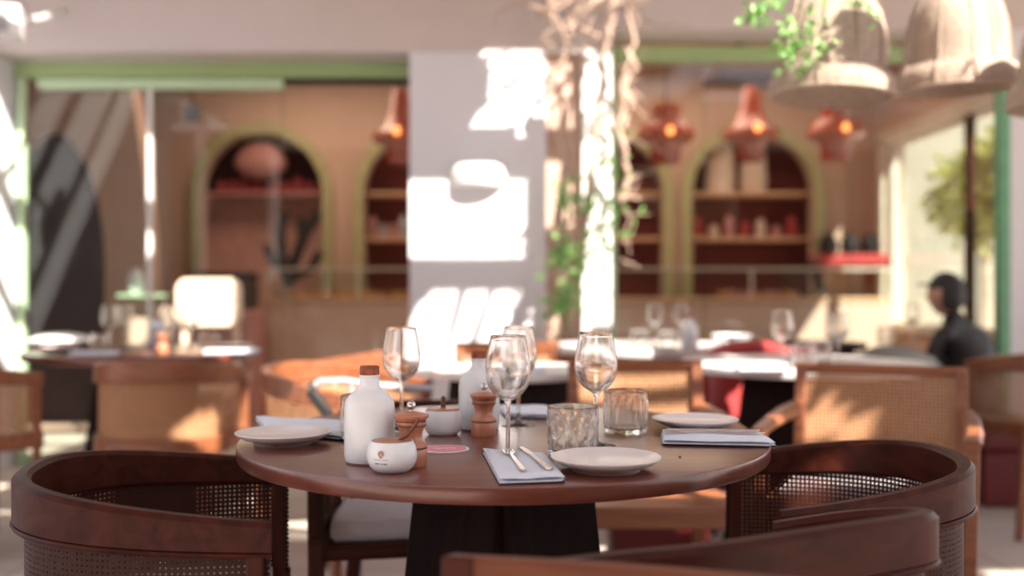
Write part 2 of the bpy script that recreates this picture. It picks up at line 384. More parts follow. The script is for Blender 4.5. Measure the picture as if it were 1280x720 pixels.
# facade
sbox('wall_front', -3.3, .56, YF, YG, 2.327, 3.3, M['fascia'])
sbox('wall_front', .56, 3.4, YF, YG, 2.45, 3.3, M['fascia'])
sbox('wall_front_pillar', px(512, YF), px(683, YF), YF, YG + .1, 0, 2.33, M['wall'])
sbox('wall_front_brick_pier', px(683, YF) + .002, px(728, YF) - .002, YF + .05, YG + .1, 0, 2.33, M['brick'])
sbox('wall_front_post', px(728, YF), px(764, YF), YF - .02, YG + .1, 0, 2.33, M['white'])
sbox('wall_front_corner', px(1262, YF), 3.4, YF, YF + .12, 0, 2.45, M['wall'])
sbox('wall_left', -4.4, -2.87, 3.2, YG + .02, 0, 3.3, M['wall'])
# green frames and sliding glass
def window(n, x0, x1, zt, panes, frame, low=None):
    w_ = bpy.data.objects.new('window_%d' % n, None); COL.objects.link(w_); struct(w_)
    MB().box(((x0 + x1) / 2, YG - .03, zt + .045), (x1 - x0, .06, .09)).box(((x0 + x1) / 2, YG - .03, .02), (x1 - x0, .06, .04)).build('window_frame', frame, w_, smooth=False)
    for k in range(len(panes) - 1):
        a, b = panes[k], panes[k + 1]
        MB().box(((a + b) / 2, YG - .03 + .012 * (k % 2), (zt + .04) / 2), (b - a + .02, .006, zt - .04)).build('pane', M['pane'], w_, smooth=False)
    return w_
wl = window(1, -2.87, px(512, YG), 2.235, [-2.86, px(190, YG), px(355, YG), px(512, YG)], M['green'])
MB().box(((px(50, 5.75) + px(355, 5.75)) / 2, 5.74, 2.195), (px(355, 5.75) - px(50, 5.75), .05, .055)).build('sliding_track', M['greenlt'], wl, smooth=False)
MB().box(((px(355, 5.75) + px(512, 5.75)) / 2, 5.76, 2.215), (px(512, 5.75) - px(355, 5.75), .04, .03)).build('track_recess', M['black'], wl, smooth=False)
MB().box((px(191, YG), YG - .045, 1.12), (.022, .03, 2.2)).build('pane_edge_glint', M['white'], wl, smooth=False)  # white bar paints the sunlit reflection along the glass edge
MB().box((-2.86 + .03, YG - .05, 1.12), (.035, .05, 2.23)).build('side_frame', M['greenlt'], wl, smooth=False)
wr = window(2, px(764, YG) + .0, px(1250, YG), 2.33, [px(764, YG), px(880, YG), px(1060, YG), px(1250, YG)], M['green'])
MB().box(((px(1250, YF) + px(1262, YF)) / 2, YF + .03, 1.22), (px(1262, YF) - px(1250, YF), .08, 2.45)).build('side_frame', M['greendk'], wr, smooth=False)
MB().box((px(767, YG), YG - .03, 1.17), (.02, .05, 2.33)).build('side_frame', M['greenlt'], wr, smooth=False)
# room behind the glass
sbox('ceiling', -4.4, RX + .12, YG, YB + .6, 2.9, 3.0, M['inwall'])
sbox('wall_back_left', -4.4, -4.3, YG + .02, YB, 0, 2.9, M['inwall'])
Mv = lambda y: Matrix.Translation((0, y, 0)) @ Matrix.Rotation(PI / 2, 4, 'X')
arches = [(328, 88), (531, 88), (752, 88), (940, 90)]
hw = 76 / F * YB; zt = Z(167, YB)
holes = [archpoly(px(a, YB), hw, .35, zt) for a, _ in arches]
plate('wall_back', [(-4.3, 0), (RX + .1, 0), (RX + .1, 2.9), (-4.3, 2.9)], holes, .12, M['inwall'], Mv(YB + .06))
sbox('wall_back_niche', px(440, YB), RX + .1, YB + .42, YB + .5, 0, 2.9, M['niche'])
sbox('wall_back_niche_upper', -4.3, px(440, YB), YB + .42, YB + .5, Z(241, YB), 2.9, M['darkbrown'])
sbox('wall_back_niche_lower', -4.3, px(440, YB), YB + .40, YB + .5, 0, Z(241, YB), M['nichepink'])
for i, (a, _) in enumerate(arches):
    xc = px(a, YB); m = MB(); r0, r1 = hw, hw + 13 / F * YB
    zs = zt - hw; pin, pout = [], []
    for k in range(25):
        t = PI * k / 24; pin.append((xc - r0 * math.cos(t), zs + r0 * math.sin(t))); pout.append((xc - r1 * math.cos(t), zs + r1 * math.sin(t)))
    ring = [(xc - r0, .35)] + pin + [(xc + r0, .35), (xc + r1, .35)] + pout[::-1] + [(xc - r1, .35)]
    plate('trim_%d' % (i + 1), ring, [], .05, M['olive'], Mv(YB - .03))
# right wall with its window
Mr = Matrix.Translation((RX + .06, 0, 0)) @ Matrix.Rotation(PI / 2, 4, 'Z') @ Matrix.Rotation(PI / 2, 4, 'X')
wy0, wy1, wzt, wz0 = 6.0, RX * F / (1112 - 640), 2.19, .75
plate('wall_right', [(YG, 0), (YB + .5, 0), (YB + .5, 2.9), (YG, 2.9)], [[(wy0, wz0), (wy1, wz0), (wy1, wzt), (wy0, wzt)]], .12, M['inwall'], Mr)
w3 = bpy.data.objects.new('window_3', None); COL.objects.link(w3); struct(w3)
mf = MB()
mf.box((RX - .02, (wy0 + wy1) / 2 + .04, wzt + .06), (.08, wy1 - wy0 + .2, .10)); mf.box((RX - .02, wy1 + .06, 1.45), (.08, .10, 1.6)); mf.box((RX - .02, (wy0 + wy1) / 2, wz0 - .03), (.1, wy1 - wy0 + .2, .06))
MB().box((RX + .03, RX * F / (1207 - 640), (wz0 + wzt) / 2), (.05, .07, wzt - wz0)).build('mullion', M['chairleg'], w3, smooth=False); mf.box((RX + .03, wy1 - .02, (wz0 + wzt) / 2), (.05, .04, wzt - wz0))
mf.build('window_frame', M['frame'], w3, smooth=False)
MB().box((RX + .05, (wy0 + wy1) / 2, (wz0 + wzt) / 2), (.006, wy1 - wy0, wzt - wz0)).build('pane', M['pane'], w3, smooth=False)
# left partition with a tall arch
def ell(xc, a, z0, zc, b, n=20):
    return [(xc - a, z0)] + [(xc - a * math.cos(PI * i / n), zc + b * math.sin(PI * i / n)) for i in range(n + 1)] + [(xc + a, z0)]
yp = 7.2
plate('wall_partition', [(-4.3, 0), (px(196, yp), 0)] + [(px(196 - 26 * k * k, yp), Z(400 - 290 * k, yp)) for k in (0, .3, .6, .85, 1)] + [(px(150, yp), 2.9), (-4.3, 2.9)],
      [ell(px(66, yp), px(138, yp) - px(66, yp), .02, Z(330, yp), (165 / F) * yp)], .2, M['inwall'], Mv(yp))
sbox('wall_partition_dark_sheet', -4.3, px(160, 7.55), 7.55, 7.6, 0, 2.9, M['darkbrown'])  # dark sheet puts the unlit depth behind the arch into colour

# unseen roof added for shade, its gaps traced back from the wanted sun patches
ROOF = 2.95
def up(p):
    k = (ROOF - p[2]) / -SUNDIR.z
    return (p[0] - SUNDIR.x * k, p[1] - SUNDIR.y * k)
gaps = []
def gap(pts, D=None):            # a sunlit patch seen at depth D, given by its image corners
    gaps.append([up(P(q[0], q[1], q[2] if len(q) > 2 else D)) for q in pts])
def gapxy(x0, x1, y0, y1, z): gaps.append([up((x0, y0, z)), up((x1, y0, z)), up((x1, y1, z)), up((x0, y1, z))])
D0 = YF
gap([(505, 222), (658, 222), (658, 320), (505, 320)], D0)
gap([(583, 166), (600, 140), (612, 140), (633, 95), (645, 120), (660, 120), (660, 175), (636, 166)], D0)
gap([(528, 372), (575, 362), (548, 470), (480, 470)], D0); gap([(583, 362), (612, 364), (574, 470), (552, 470)], D0); gap([(618, 362), (652, 366), (622, 450), (582, 470)], D0); gap([(660, 380), (680, 372), (660, 430), (640, 440)], D0)
gap([(505, 430), (560, 430), (560, 470), (505, 470)], D0)
gap([(640, 60), (600, 66), (604, 76), (640, 70)], D0)
gap([(686, 95), (770, 70), (770, 134), (686, 134)], D0)
gap([(686, 182), (735, 182), (735, 138), (770, 138), (770, 212), (735, 212), (735, 278), (686, 278)], D0)
gap([(735, 230), (770, 230), (770, 410), (700, 430), (686, 400), (735, 340)], D0)
# left wall bands (roof gaps cut across to shape them)
def gapw(za, zb):                # beam-shaped bands on the side wall x=-2.87
    y0, y1 = 5.58 - .9 * (ROOF - zb), 5.58 - .9 * (ROOF - za)
    gaps.append([(-2.62, y0), (-.95, y0), (-.95, y1), (-2.62, y1)])
for zs_ in ((2.10, 1.70), (1.52, 1.11), (.95, .62)): gapw(*zs_)
# table and chairs beyond
gap([(200, 340), (294, 340), (294, 400), (280, 430), (200, 430)], 5.17)
gap([(205, 560), (262, 500), (290, 490), (290, 560)], 3.62)
gap([(0, 455), (70, 450), (95, 470), (20, 475)], 3.9)
gap([(290, 560), (320, 460), (350, 460), (330, 560)], 3.9)
gap([(345, 445), (465, 425), (465, 470), (345, 475)], 3.95)
gap([(300, 470), (440, 455), (430, 540), (300, 540)], 3.0)
gapxy(-1.6, -1.1, 4.1, 4.3, .75); gapxy(-2.4, -2.0, 4.3, 4.6, .75)
gap([(990, 498, 3.15), (1125, 494, 3.02), (1096, 556, 3.05), (990, 556, 3.15)])
gap([(1012, 470, 3.13), (1072, 472, 3.07), (1066, 487, 3.07), (1006, 486, 3.13)])
gap([(945, 500), (1000, 515), (1000, 575), (945, 550)], 2.9)
gap([(715, 472), (715, 505), (790, 500), (880, 478), (880, 466)], 3.13)
gap([(790, 508), (905, 503), (905, 540), (790, 540)], 3.11)
gapxy(.15, 1.15, 2.66, 2.84, .47)
gapxy(.5, 1.0, 3.2, 3.75, .75); gapxy(.0, 1.2, 4.2, 5.1, .75)
gapxy(-.35, .3, 3.5, 4.3, .75)
gapxy(.85, 1.2, 3.9, 4.4, .75)
gap([(998, 594), (1046, 594), (1038, 645), (992, 645)], 2.01)
gapxy(-1.3, -.5, 3.9, 4.9, 0); gapxy(-2.6, -1.6, 2.9, 3.3, 0); gapxy(1.7, 2.6, 3.3, 3.6, 0); gapxy(.7, 1.5, 4.6, 5.2, 0); gapxy(-1.15, -.8, 3.0, 4.2, 0); gapxy(1.95, 2.4, 2.7, 2.95, 0)
# hanging lamps
gap([(960, 0), (1115, 0), (1120, 42), (1000, 42)], 3.4); gap([(975, 84), (1120, 84), (1120, 128), (990, 128)], 3.12)
gap([(1020, 30), (1048, 30), (1048, 90), (1018, 90)], 3.14)
gap([(1120, -20), (1270, -20), (1270, 30), (1120, 45)], 3.4); gap([(1150, 40), (1203, 40), (1200, 95), (1140, 95)], 3.28); gap([(1135, 92), (1290, 78), (1290, 112), (1135, 116)], 3.26)
gap([(660, -30), (800, -30), (790, 60), (660, 60)], 5.2); gap([(765, 60), (800, 60), (800, 300), (765, 300)], 5.3)
cm = MB(); rw = .05; yy = -2.3
def rowcut(poly, y):
    xs = []; n = len(poly)
    for i in range(n):
        (x0, y0), (x1, y1) = poly[i], poly[(i + 1) % n]
        if (y0 <= y) != (y1 <= y): xs.append(x0 + (y - y0) / (y1 - y0) * (x1 - x0))
    xs.sort(); return [(xs[i], xs[i + 1]) for i in range(0, len(xs) - 1, 2)]
while yy < 5.46:
    cuts = sorted(sum((rowcut(g, yy + rw / 2) for g in gaps), [])); x = -3.4
    for a, b in cuts + [(6.2, 9)]:
        if a > x + .005: cm.box(((x + a) / 2, yy + rw / 2, ROOF + .01), (a - x, rw * .998, .02))
        x = max(x, b)
    yy += rw
struct(cm.build('shade_canopy', M['shade_brown'], smooth=False))
bm_ = MB()
for x in (-3.3, 6.1):
    for y in (-2.2, 1.0): bm_.box((x, y, 1.48), (.1, .1, 2.94))
struct(bm_.build('shade_canopy_posts', M['white'], smooth=False))
# street wall and greenery outside the right window
bw = MB().box((6.2, 13.0, 1.9), (5.4, .3, 3.8)).box((4.6, 12.6, 1.9), (.6, .6, 3.8)).build('street_building', M['street'], smooth=False)
tag(bw, 'pale street wall outside the far right window', 'wall')
# unseen street side behind the viewer, added to darken reflections and ambient light
o = sbox('added_street_wall', -14, 16, -11.4, -11, 0, 4.6, M['chairleg'])

# ================================================================= CHAIRS
def spath(hw_, l, n=2.6, m=40, y0=.22):
    out = []
    for i in range(m + 1):
        t = PI * i / m; c, s_ = math.cos(t), math.sin(t)
        out.append((hw_ * math.copysign(abs(c) ** (2 / n), c), y0 - l * abs(s_) ** (2 / n)))
    return out
def barrel_chair(label, path, ztop, railh, loc, rz, mats, cushion=True, group=None, seatz=.44):
    wd, leg, cn = mats
    t = thing('barrel_armchair', label, 'chair', loc, rz, group); n = len(path)
    bots = [ztop[i] - railh[i] for i in range(n)]
    MB().band(path, ztop, bots, .028, .007).build('back_rail', wd, t)
    c = sum((Vector(p) for p in path), Vector((0, 0))) / n
    ins = [tuple(Vector(p) + (c - Vector(p)).normalized() * .004) for p in path]
    MB().sheet(ins, [b + .004 for b in bots], [seatz + .02] * n).build('cane_panel', cn, t)
    MB().band(path, [seatz + .035] * n, [seatz - .03] * n, .026, .005).build('seat_rail', wd, t)
    # thin moulding under the rail
    def outn(i):
        d = (Vector(path[min(i + 1, n - 1)]) - Vector(path[max(i - 1, 0)])).normalized(); q = Vector((d.y, -d.x)); return q if q.dot(Vector(path[i]) - c) > 0 else -q
    MB().tube([tuple(Vector(p) + outn(i) * .0125) + (bots[i] + .001,) for i, p in enumerate(path)], .004, 6).build('rail_bead', wd, t)
    seat = [tuple(c + (Vector(p) - c) * .97) for p in path]
    MB().prism(seat, seatz - .02, seatz + .012, .004).build('seat', wd, t)
    if cushion:
        s2 = [tuple(c + (Vector(p) - c) * .88) for p in path]
        MB().prism(s2, seatz + .012, seatz + .06, .016).build('cushion', M['cushion'], t)
    for e, q in ((0, 1), (n - 1, n - 2)):
        p = Vector(path[e]); d = (p - Vector(path[q * 1])).normalized(); a = math.atan2(d.y, d.x)
        p = p - d * .022
        MB().beam((p.x, p.y, bots[e] + .004), (p.x, p.y, .0), .040, .0262, up=(d.x, d.y, 0), t=.75).build('leg', leg, t, bevel=.004)
    for k in (int(n * .32), int(n * .68)):
        p = Vector(path[k]); d = (p - c).normalized()
        MB().beam((p.x, p.y, seatz), (p.x + d.x * .05, p.y + d.y * .05, 0), .04, .036, t=.7).build('leg', leg, t, bevel=.004)
    return t
SP = spath(.262, .44)
def zz(a, b): return [a + (b - a) * math.sin(PI * i / 40) ** .8 for i in range(41)]
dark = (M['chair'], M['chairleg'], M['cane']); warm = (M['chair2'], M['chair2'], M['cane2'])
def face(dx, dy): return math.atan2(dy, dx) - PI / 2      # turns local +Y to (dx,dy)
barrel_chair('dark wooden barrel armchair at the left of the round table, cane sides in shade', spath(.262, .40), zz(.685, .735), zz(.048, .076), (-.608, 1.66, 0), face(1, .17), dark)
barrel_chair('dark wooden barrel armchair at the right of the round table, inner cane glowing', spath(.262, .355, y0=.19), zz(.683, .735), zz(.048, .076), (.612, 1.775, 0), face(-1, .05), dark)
# the one nearest, seen side on
Cp = [(.402, 1.443), (.45, 1.434), (.50, 1.415), (.545, 1.38), (.566, 1.34), (.5655, 1.30), (.545, 1.262), (.505, 1.232), (.45, 1.198), (.395, 1.172), (.335, 1.145), (.2745, 1.122), (.22, 1.108), (.167, 1.102), (.115, 1.10), (.0645, 1.10), (.02, 1.105), (-.02, 1.11)]
Cz = [.684, .694, .706, .718, .727, .733, .738, .741, .7425, .742, .741, .7385, .736, .733, .728, .7215, .713, .703]
Cc = Vector((.28, 1.26))
Cl = [(p[0] - Cc.x - .024, p[1] - Cc.y) for p in Cp]
def smoothp(pts, zs, k=3):
    o, oz = [], []
    n = len(pts)
    for i in range(n - 1):
        p0, p1, p2, p3 = (Vector(pts[max(i - 1, 0)] + (zs[max(i - 1, 0)],)), Vector(pts[i] + (zs[i],)), Vector(pts[i + 1] + (zs[i + 1],)), Vector(pts[min(i + 2, n - 1)] + (zs[min(i + 2, n - 1)],)))
        for j in range(k):
            t = j / k
            v = .5 * ((2 * p1) + (-p0 + p2) * t + (2 * p0 - 5 * p1 + 4 * p2 - p3) * t * t + (-p0 + 3 * p1 - 3 * p2 + p3) * t ** 3)
            o.append((v.x, v.y)); oz.append(v.z)
    o.append(tuple(pts[-1])); oz.append(zs[-1]); return o, oz
Cl, Cz = smoothp(Cl, Cz)
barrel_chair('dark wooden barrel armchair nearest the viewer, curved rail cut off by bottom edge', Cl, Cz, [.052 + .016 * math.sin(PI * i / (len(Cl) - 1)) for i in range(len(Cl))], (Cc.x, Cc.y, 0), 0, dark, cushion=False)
barrel_chair('barrel armchair with pale cushion behind the round table, seen under the tabletop', SP, zz(.67, .725), zz(.048, .07), (-.21, 2.44, 0), face(.18, -1), dark)
b0 = barrel_chair('warm cane barrel armchair with its back to us, in front of the far left table', SP, zz(.70, .765), zz(.05, .075), (-1.32, 3.78, 0), face(-.1, 1), warm, cushion=False)
dup(b0, (-2.14, 3.86, 0), face(.8, .75), 'warm cane barrel armchair cut off by the left edge of the photo')
dup(b0, (-.72, 4.22, 0), face(-1, .3), 'barrel armchair with a brightly sunlit rail between far left table and white pillar')
dup(b0, (-.60, 3.38, 0), face(1, -.5), 'honey coloured cane barrel armchair left of and behind the front ceramic bottle')
dup(b0, (2.27, 4.2, 0), face(.1, 1), 'warm wooden barrel armchair cut off by the right edge of the photo')

def cane_armchair(label, loc, rz, mats, w=.45, H=.78, arms=True, group=None, pb=.5, cushion=True, paneltop=.735):
    wd, leg, cn = mats; t = thing('cane_armchair', label, 'chair', loc, rz, group)
    h = w / 2 - .017
    def yb(z): return -.23 - max(0, z - .44) * .16
    crv = lambda x: -.02 * (1 - (x / h) ** 2)
    xs = [-h + 2 * h * i / 14 for i in range(15)]
    MB().band([(x, yb(H - .02) + crv(x)) for x in xs], [H] * 15, [paneltop] * 15, .026, .006).build('top_rail', wd, t)
    MB().band([(x, yb(pb) + crv(x)) for x in xs], [pb + .012] * 15, [pb - .03] * 15, .022, .005).build('back_rail', wd, t)
    vs, fs, uv = [], [], []
    for i, x in enumerate(xs):
        vs += [(x, yb(pb) + crv(x), pb), (x, yb(paneltop) + crv(x), paneltop + .01)]
        if i: a = xs[i - 1]; k = 2 * i - 2; fs.append((k, k + 2, k + 3, k + 1)); uv.append([(a, pb), (x, pb), (x, paneltop), (a, paneltop)])
    MB().add(vs, fs, uv).build('cane_panel', cn, t)
    for s_ in (-1, 1):
        MB().beam((s_ * h, -.23, .44), (s_ * h, yb(H), H), .034, .036, up=(0, 1, 0)).beam((s_ * h, -.23, .46), (s_ * h, -.28, 0), .034, .036, up=(0, 1, 0), t=.75).build('leg', leg, t, bevel=.004)
        zt_ = .63 if arms else .44
        MB().beam((s_ * (h + .03), .24, zt_), (s_ * (h + .02), .25, 0), .036, .036, up=(0, 1, 0), t=.75).build('leg', leg, t, bevel=.004)
        if arms:
            MB().band([(s_ * (h + .01), yb(.66)), (s_ * (h + .028), -.1), (s_ * (h + .034), .08), (s_ * (h + .03), .265)], [.665, .66, .65, .645], [.62, .62, .62, .62], .045, .008).build('armrest', wd, t)
    for (a, b) in (((-h, .24), (h, .24)), ((-h, -.23), (h, -.23)), ((-h, -.23), (-h, .24)), ((h, -.23), (h, .24))):
        MB().beam((a[0], a[1], .42), (b[0], b[1], .42), .025, .05).build('seat_rail', wd, t, bevel=.003)
    MB().prism([(-h, -.24), (h, -.24), (h + .02, .25), (-h - .02, .25)], .437, .452, .004).build('seat', wd, t)
    if cushion: MB().prism([(-h + .03, -.2), (h - .03, -.2), (h - .02, .22), (-h + .02, .22)], .452, .49, .014).build('cushion', M['cushion'], t)
    return t
cane_armchair('cane backed armchair behind the round table, facing us, right of the wine glasses', (.385, 2.84, 0), PI, warm, w=.42, H=.797, pb=.60, paneltop=.765, cushion=False)
cane_armchair('cane backed armchair with bright sun patch on its back and one armrest showing, right', (1.015, 2.82, 0), face(-.42, -.9), warm, w=.50, H=.785, pb=.52, paneltop=.755)
cane_armchair('pale cane backed chair in front of the white pillar, behind the front table', (-.02, 4.0, 0), PI, (M['chair2'], M['chair2'], M['cane2']), w=.45, H=.79, arms=False)
# foreground chair whose top rail only shows
cane_armchair('blurred wooden chair rail at the bottom edge, closest to the viewer', (.085, .70, 0), face(-.32, -1), (M['chair3'], M['chairleg'], M['cane']), w=.50, H=.745, pb=.5, arms=False, paneltop=.69)

# sunlit high-backed chair behind the far left table
t = thing('high_backed_chair', 'pale high-backed chair in full sun behind the far left table', 'chair', (px(248, 5.0), 5.18, 0))
def rrect(w_, h_, r, zc, n=6):
    o = []
    for (cx, cz, a0) in ((w_ / 2 - r, h_ / 2 - r, 0), (-w_ / 2 + r, h_ / 2 - r, PI / 2), (-w_ / 2 + r, -h_ / 2 + r, PI), (w_ / 2 - r, -h_ / 2 + r, 1.5 * PI)):
        for i in range(n + 1): a = a0 + PI / 2 * i / n; o.append((cx + r * math.cos(a), zc + cz + r * math.sin(a)))
    return o
plate('backrest', rrect(.34, .25, .06, .95), [], .03, M['pale'], Matrix.Rotation(PI / 2, 4, 'X'), parent=t)
for s_ in (-1, 1):
    MB().beam((s_ * .13, .02, 1.0), (s_ * .15, .05, 0), .03, .03).build('leg', M['pale'], t)
    MB().beam((s_ * .15, -.34, .5), (s_ * .17, -.37, 0), .03, .03).build('leg', M['pale'], t)
MB().prism([(-.18, -.38), (.18, -.38), (.17, .05), (-.17, .05)], .48, .52, .01).build('seat', M['pale'], t)

# red velvet tub chair
t = thing('tub_chair', 'red velvet tub chair behind the right-hand table, salmon in the sun', 'chair', (1.03, 4.25, 0), face(-.2, -1))
tp = spath(.22, .40, 2.3, 24)
MB().band(tp, [.70 + .09 * math.sin(PI * i / 24) for i in range(25)], [.2] * 25, .07, .03).build('backrest', M['red'], t)
MB().prism([tuple(Vector(p) * .86) for p in tp], .18, .46, .03).build('seat', M['red'], t)
for s_ in (-1, 1):
    for q in (-.12, .16): MB().beam((s_ * .15, q, .2), (s_ * .17, q, 0), .03, .03).build('leg', M['black'], t)

# ================================================================= TABLES
def round_table(label, loc, R, mtop, mbase, th=.03, top=.75, wide=.13):
    t = thing('round_table', label, 'table', loc)
    prof = [(0, top - th), (R - .02, top - th), (R - .003, top - th + .003), (R, top - th + .008), (R, top - .004), (R - .001, top - .0012), (R - .004, top), (0, top)]
    MB().lathe(prof, seg=96).build('tabletop', mtop, t)
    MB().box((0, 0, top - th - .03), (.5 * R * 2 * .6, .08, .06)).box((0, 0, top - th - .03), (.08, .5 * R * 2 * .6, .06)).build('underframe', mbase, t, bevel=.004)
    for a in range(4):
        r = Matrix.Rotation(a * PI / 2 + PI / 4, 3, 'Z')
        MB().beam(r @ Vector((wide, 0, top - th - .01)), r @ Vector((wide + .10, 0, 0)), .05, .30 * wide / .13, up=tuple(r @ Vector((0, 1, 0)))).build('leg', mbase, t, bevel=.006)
    return t
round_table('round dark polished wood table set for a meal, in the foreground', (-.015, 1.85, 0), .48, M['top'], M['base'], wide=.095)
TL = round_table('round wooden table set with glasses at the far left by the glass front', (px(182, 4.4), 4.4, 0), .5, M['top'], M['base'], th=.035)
round_table('sunlit pale topped table at the right, behind the cane chairs', (px(1010, 3.6), 3.68, 0), .45, M['whitecloth'], M['base'], th=.03)
round_table('white topped table in the distance between white post and glass counter', (px(805, 4.85), 4.85, 0), .43, M['whitecloth'], M['base'], th=.04)
round_table('small dark table beside the two people in black', (1.50, 4.98, 0), .26, M['base'], M['base'])
round_table('pale table half hidden behind the central bottle and glasses', (px(640, 3.3), 3.42, 0), .28, M['whitecloth'], M['base'], th=.03)

# ================================================================= TABLEWARE
TZ = .75
def TD(py): return .273 * F / (py - 360)
def bottle(loc, label, group=None):
    t = thing('ceramic_bottle', label, 'bottle', loc, 0, group)
    MB().lathe([(0, 0), (.034, 0), (.037, .003), (.0375, .004), (.0395, .012), (.0395, .083), (.038, .094), (.033, .104), (.024, .112), (.017, .117), (.0155, .122), (.015, .132), (.0165, .134), (.0165, .137), (.012, .138), (0, .138)], seg=48).build('body', M['ceramic'], t)
    MB().lathe([(0, 0), (.0365, 0), (.0378, .002), (.0378, .0035), (0, .0035)], seg=40).build('base_ring', M['rim'], t.children[0])
    MB().lathe([(0, .136), (.0145, .136), (.0152, .139), (.0152, .149), (.0142, .151), (0, .151)], seg=28).build('stopper', M['cork'], t)
    return t
b = bottle(P(0, 0, 0) * 0 + Vector((-.223, 1.56, TZ)), 'large white ceramic bottle with cork stopper, front left on the round table')
dup(b, (X(599, 1.925), 1.925, TZ), 0, 'white ceramic bottle standing further back behind the second pepper mill')
def mill(loc, label):
    t = thing('pepper_mill', label, 'pepper mill', loc)
    MB().lathe([(0, 0), (.0235, 0), (.0245, .002), (.0245, .026), (.0235, .028), (.0245, .030), (.0225, .033), (.018, .038), (.0165, .046), (.018, .054), (.021, .060), (.0225, .062), (0, .062)], seg=40).build('body', M['mill'], t)
    bd = t.children[0]
    cp = MB().lathe([(0, .062), (.0215, .062), (.0225, .065), (.0225, .068), (.0215, .069), (.0235, .071), (.0265, .074), (.0270, .078), (.024, .081), (.010, .084), (0, .084)], seg=40).build('cap', M['mill'], t)
    MB().lathe([(.0238, .0265), (.0246, .027), (.0246, .029), (.0238, .0295)], seg=40).build('dark_ring', M['milldark'], bd)
    MB().lathe([(.022, .061), (.0232, .0615), (.0232, .063), (.022, .0635)], seg=40).build('dark_ring', M['milldark'], bd)
    MB().lathe([(.021, .0675), (.0227, .068), (.0227, .0692), (.021, .0697)], seg=40).build('dark_ring', M['milldark'], cp)
    MB().lathe([(0, .082), (.004, .083), (.003, .086), (.006, .0885), (.0073, .093), (.006, .0975), (.003, .0995), (0, .1)], seg=20).build('knob', M['steel'], t)
    return t
m0 = mill((X(514, 1.53), 1.53, TZ), 'turned wooden pepper mill beside the front bottle, partly behind the small jar')
dup(m0, (X(605, 1.84), 1.84, TZ), 0, 'turned wooden pepper mill standing between covered bowl and wine glasses', scale=.97)
# jar with spoon
t = thing('salt_jar', 'small white jar with printed emblem and wooden spoon, front of the round table', 'jar', (X(490, 1.485), 1.485, TZ))
MB().lathe([(0, 0), (.024, 0), (.027, .002), (.033, .008), (.0372, .018), (.0375, .026), (.0355, .037), (.0318, .0445), (.031, .0458), (.0298, .0445), (.0298, .040), (0, .040)], seg=48).build('body', M['ceramic'], t)
MB().lathe([(0, .041), (.0292, .041), (.0298, .0435), (.0292, .0465), (0, .0475)], seg=36).build('lid', M['lid'], t)
MB().tube([(.010, -.002, .046), (.022, -.004, .052), (.036, -.006, .070), (.041, -.007, .079)], .0022, 8, .0026).build('spoon', M['milldark'], t)
em = MB(); jr = lambda z: .0372 + .0005
def onjar(a, z, r=.0379): return (r * math.sin(a), -r * math.cos(a), z)
for k in range(9):
    an = PI * (-.18 + 1.36 * k / 8)
    for q in (.0022, .0042):
        c = onjar(-.33 + q * math.cos(an) / .0375, .031 + q * math.sin(an), .0375); em.box(c, (.0013, .0012, .0013))
for q in (-1, 0, 1): em.box(onjar(-.33 + q * .045, .0265, .0379), (.0007, .0012, .003))
em.build('emblem', M['inkr'], t.children[0], smooth=False)
tx = MB()
for k in range(17):
    if k in (8, 10): continue
    tx.box(onjar(-.62 + k * .036, .0225, .0379), (.0008, .0012, .0008))
tt = MB()
for k in range(15):
    if k in (6, 7, 10): continue
    tt.box(onjar(-.60 + k * .036, .0165, .0370), (.0010, .0012, .0013))
tx.build('lettering', M['inkr'], t.children[0], smooth=False); tt.build('lettering', M['ink'], t.children[0], smooth=False)
# covered bowl
t = thing('sugar_bowl', 'white covered bowl with wooden lid and upright handle, middle of the table', 'bowl', (X(554, 1.86), 1.86, TZ))
MB().lathe([(0, 0), (.026, 0), (.030, .003), (.0345, .010), (.0352, .020), (.0345, .044), (.033, .0462), (.031, .045), (.031, .042), (0, .042)], seg=48).build('body', M['ceramic'], t)
MB().lathe([(0, .043), (.030, .043), (.0312, .0455), (.030, .0495), (0, .051)], seg=36).build('lid', M['lid'], t)
MB().lathe([(0, .05), (.0052, .05), (.0042, .058), (.0048, .067), (.003, .071), (0, .0715)], seg=16).build('handle', M['milldark'], t)
# coaster
t = thing('coaster', 'pink round coaster with white rim lying beside the front pepper mill', 'coaster', (X(556, 1.68), 1.68, TZ), .2)
MB().lathe([(0, 0), (.041, 0), (.0415, .001), (.041, .0022), (0, .0022)], seg=48).build('disc', M['coasterw'], t)
MB().lathe([(0, .0021), (.0365, .0021), (.0365, .0027), (0, .0027)], seg=48).build('print', M['coaster'], t)
cm2 = MB()
for k in range(9): cm2.box((-.018 + k * .0042, .002 * math.sin(k * 2.1), .0028), (.0026, .004 + .002 * (k % 3), .0006), rz=.3 * (k % 2))
cm2.build('lettering', M['coasterw'], t, smooth=False)

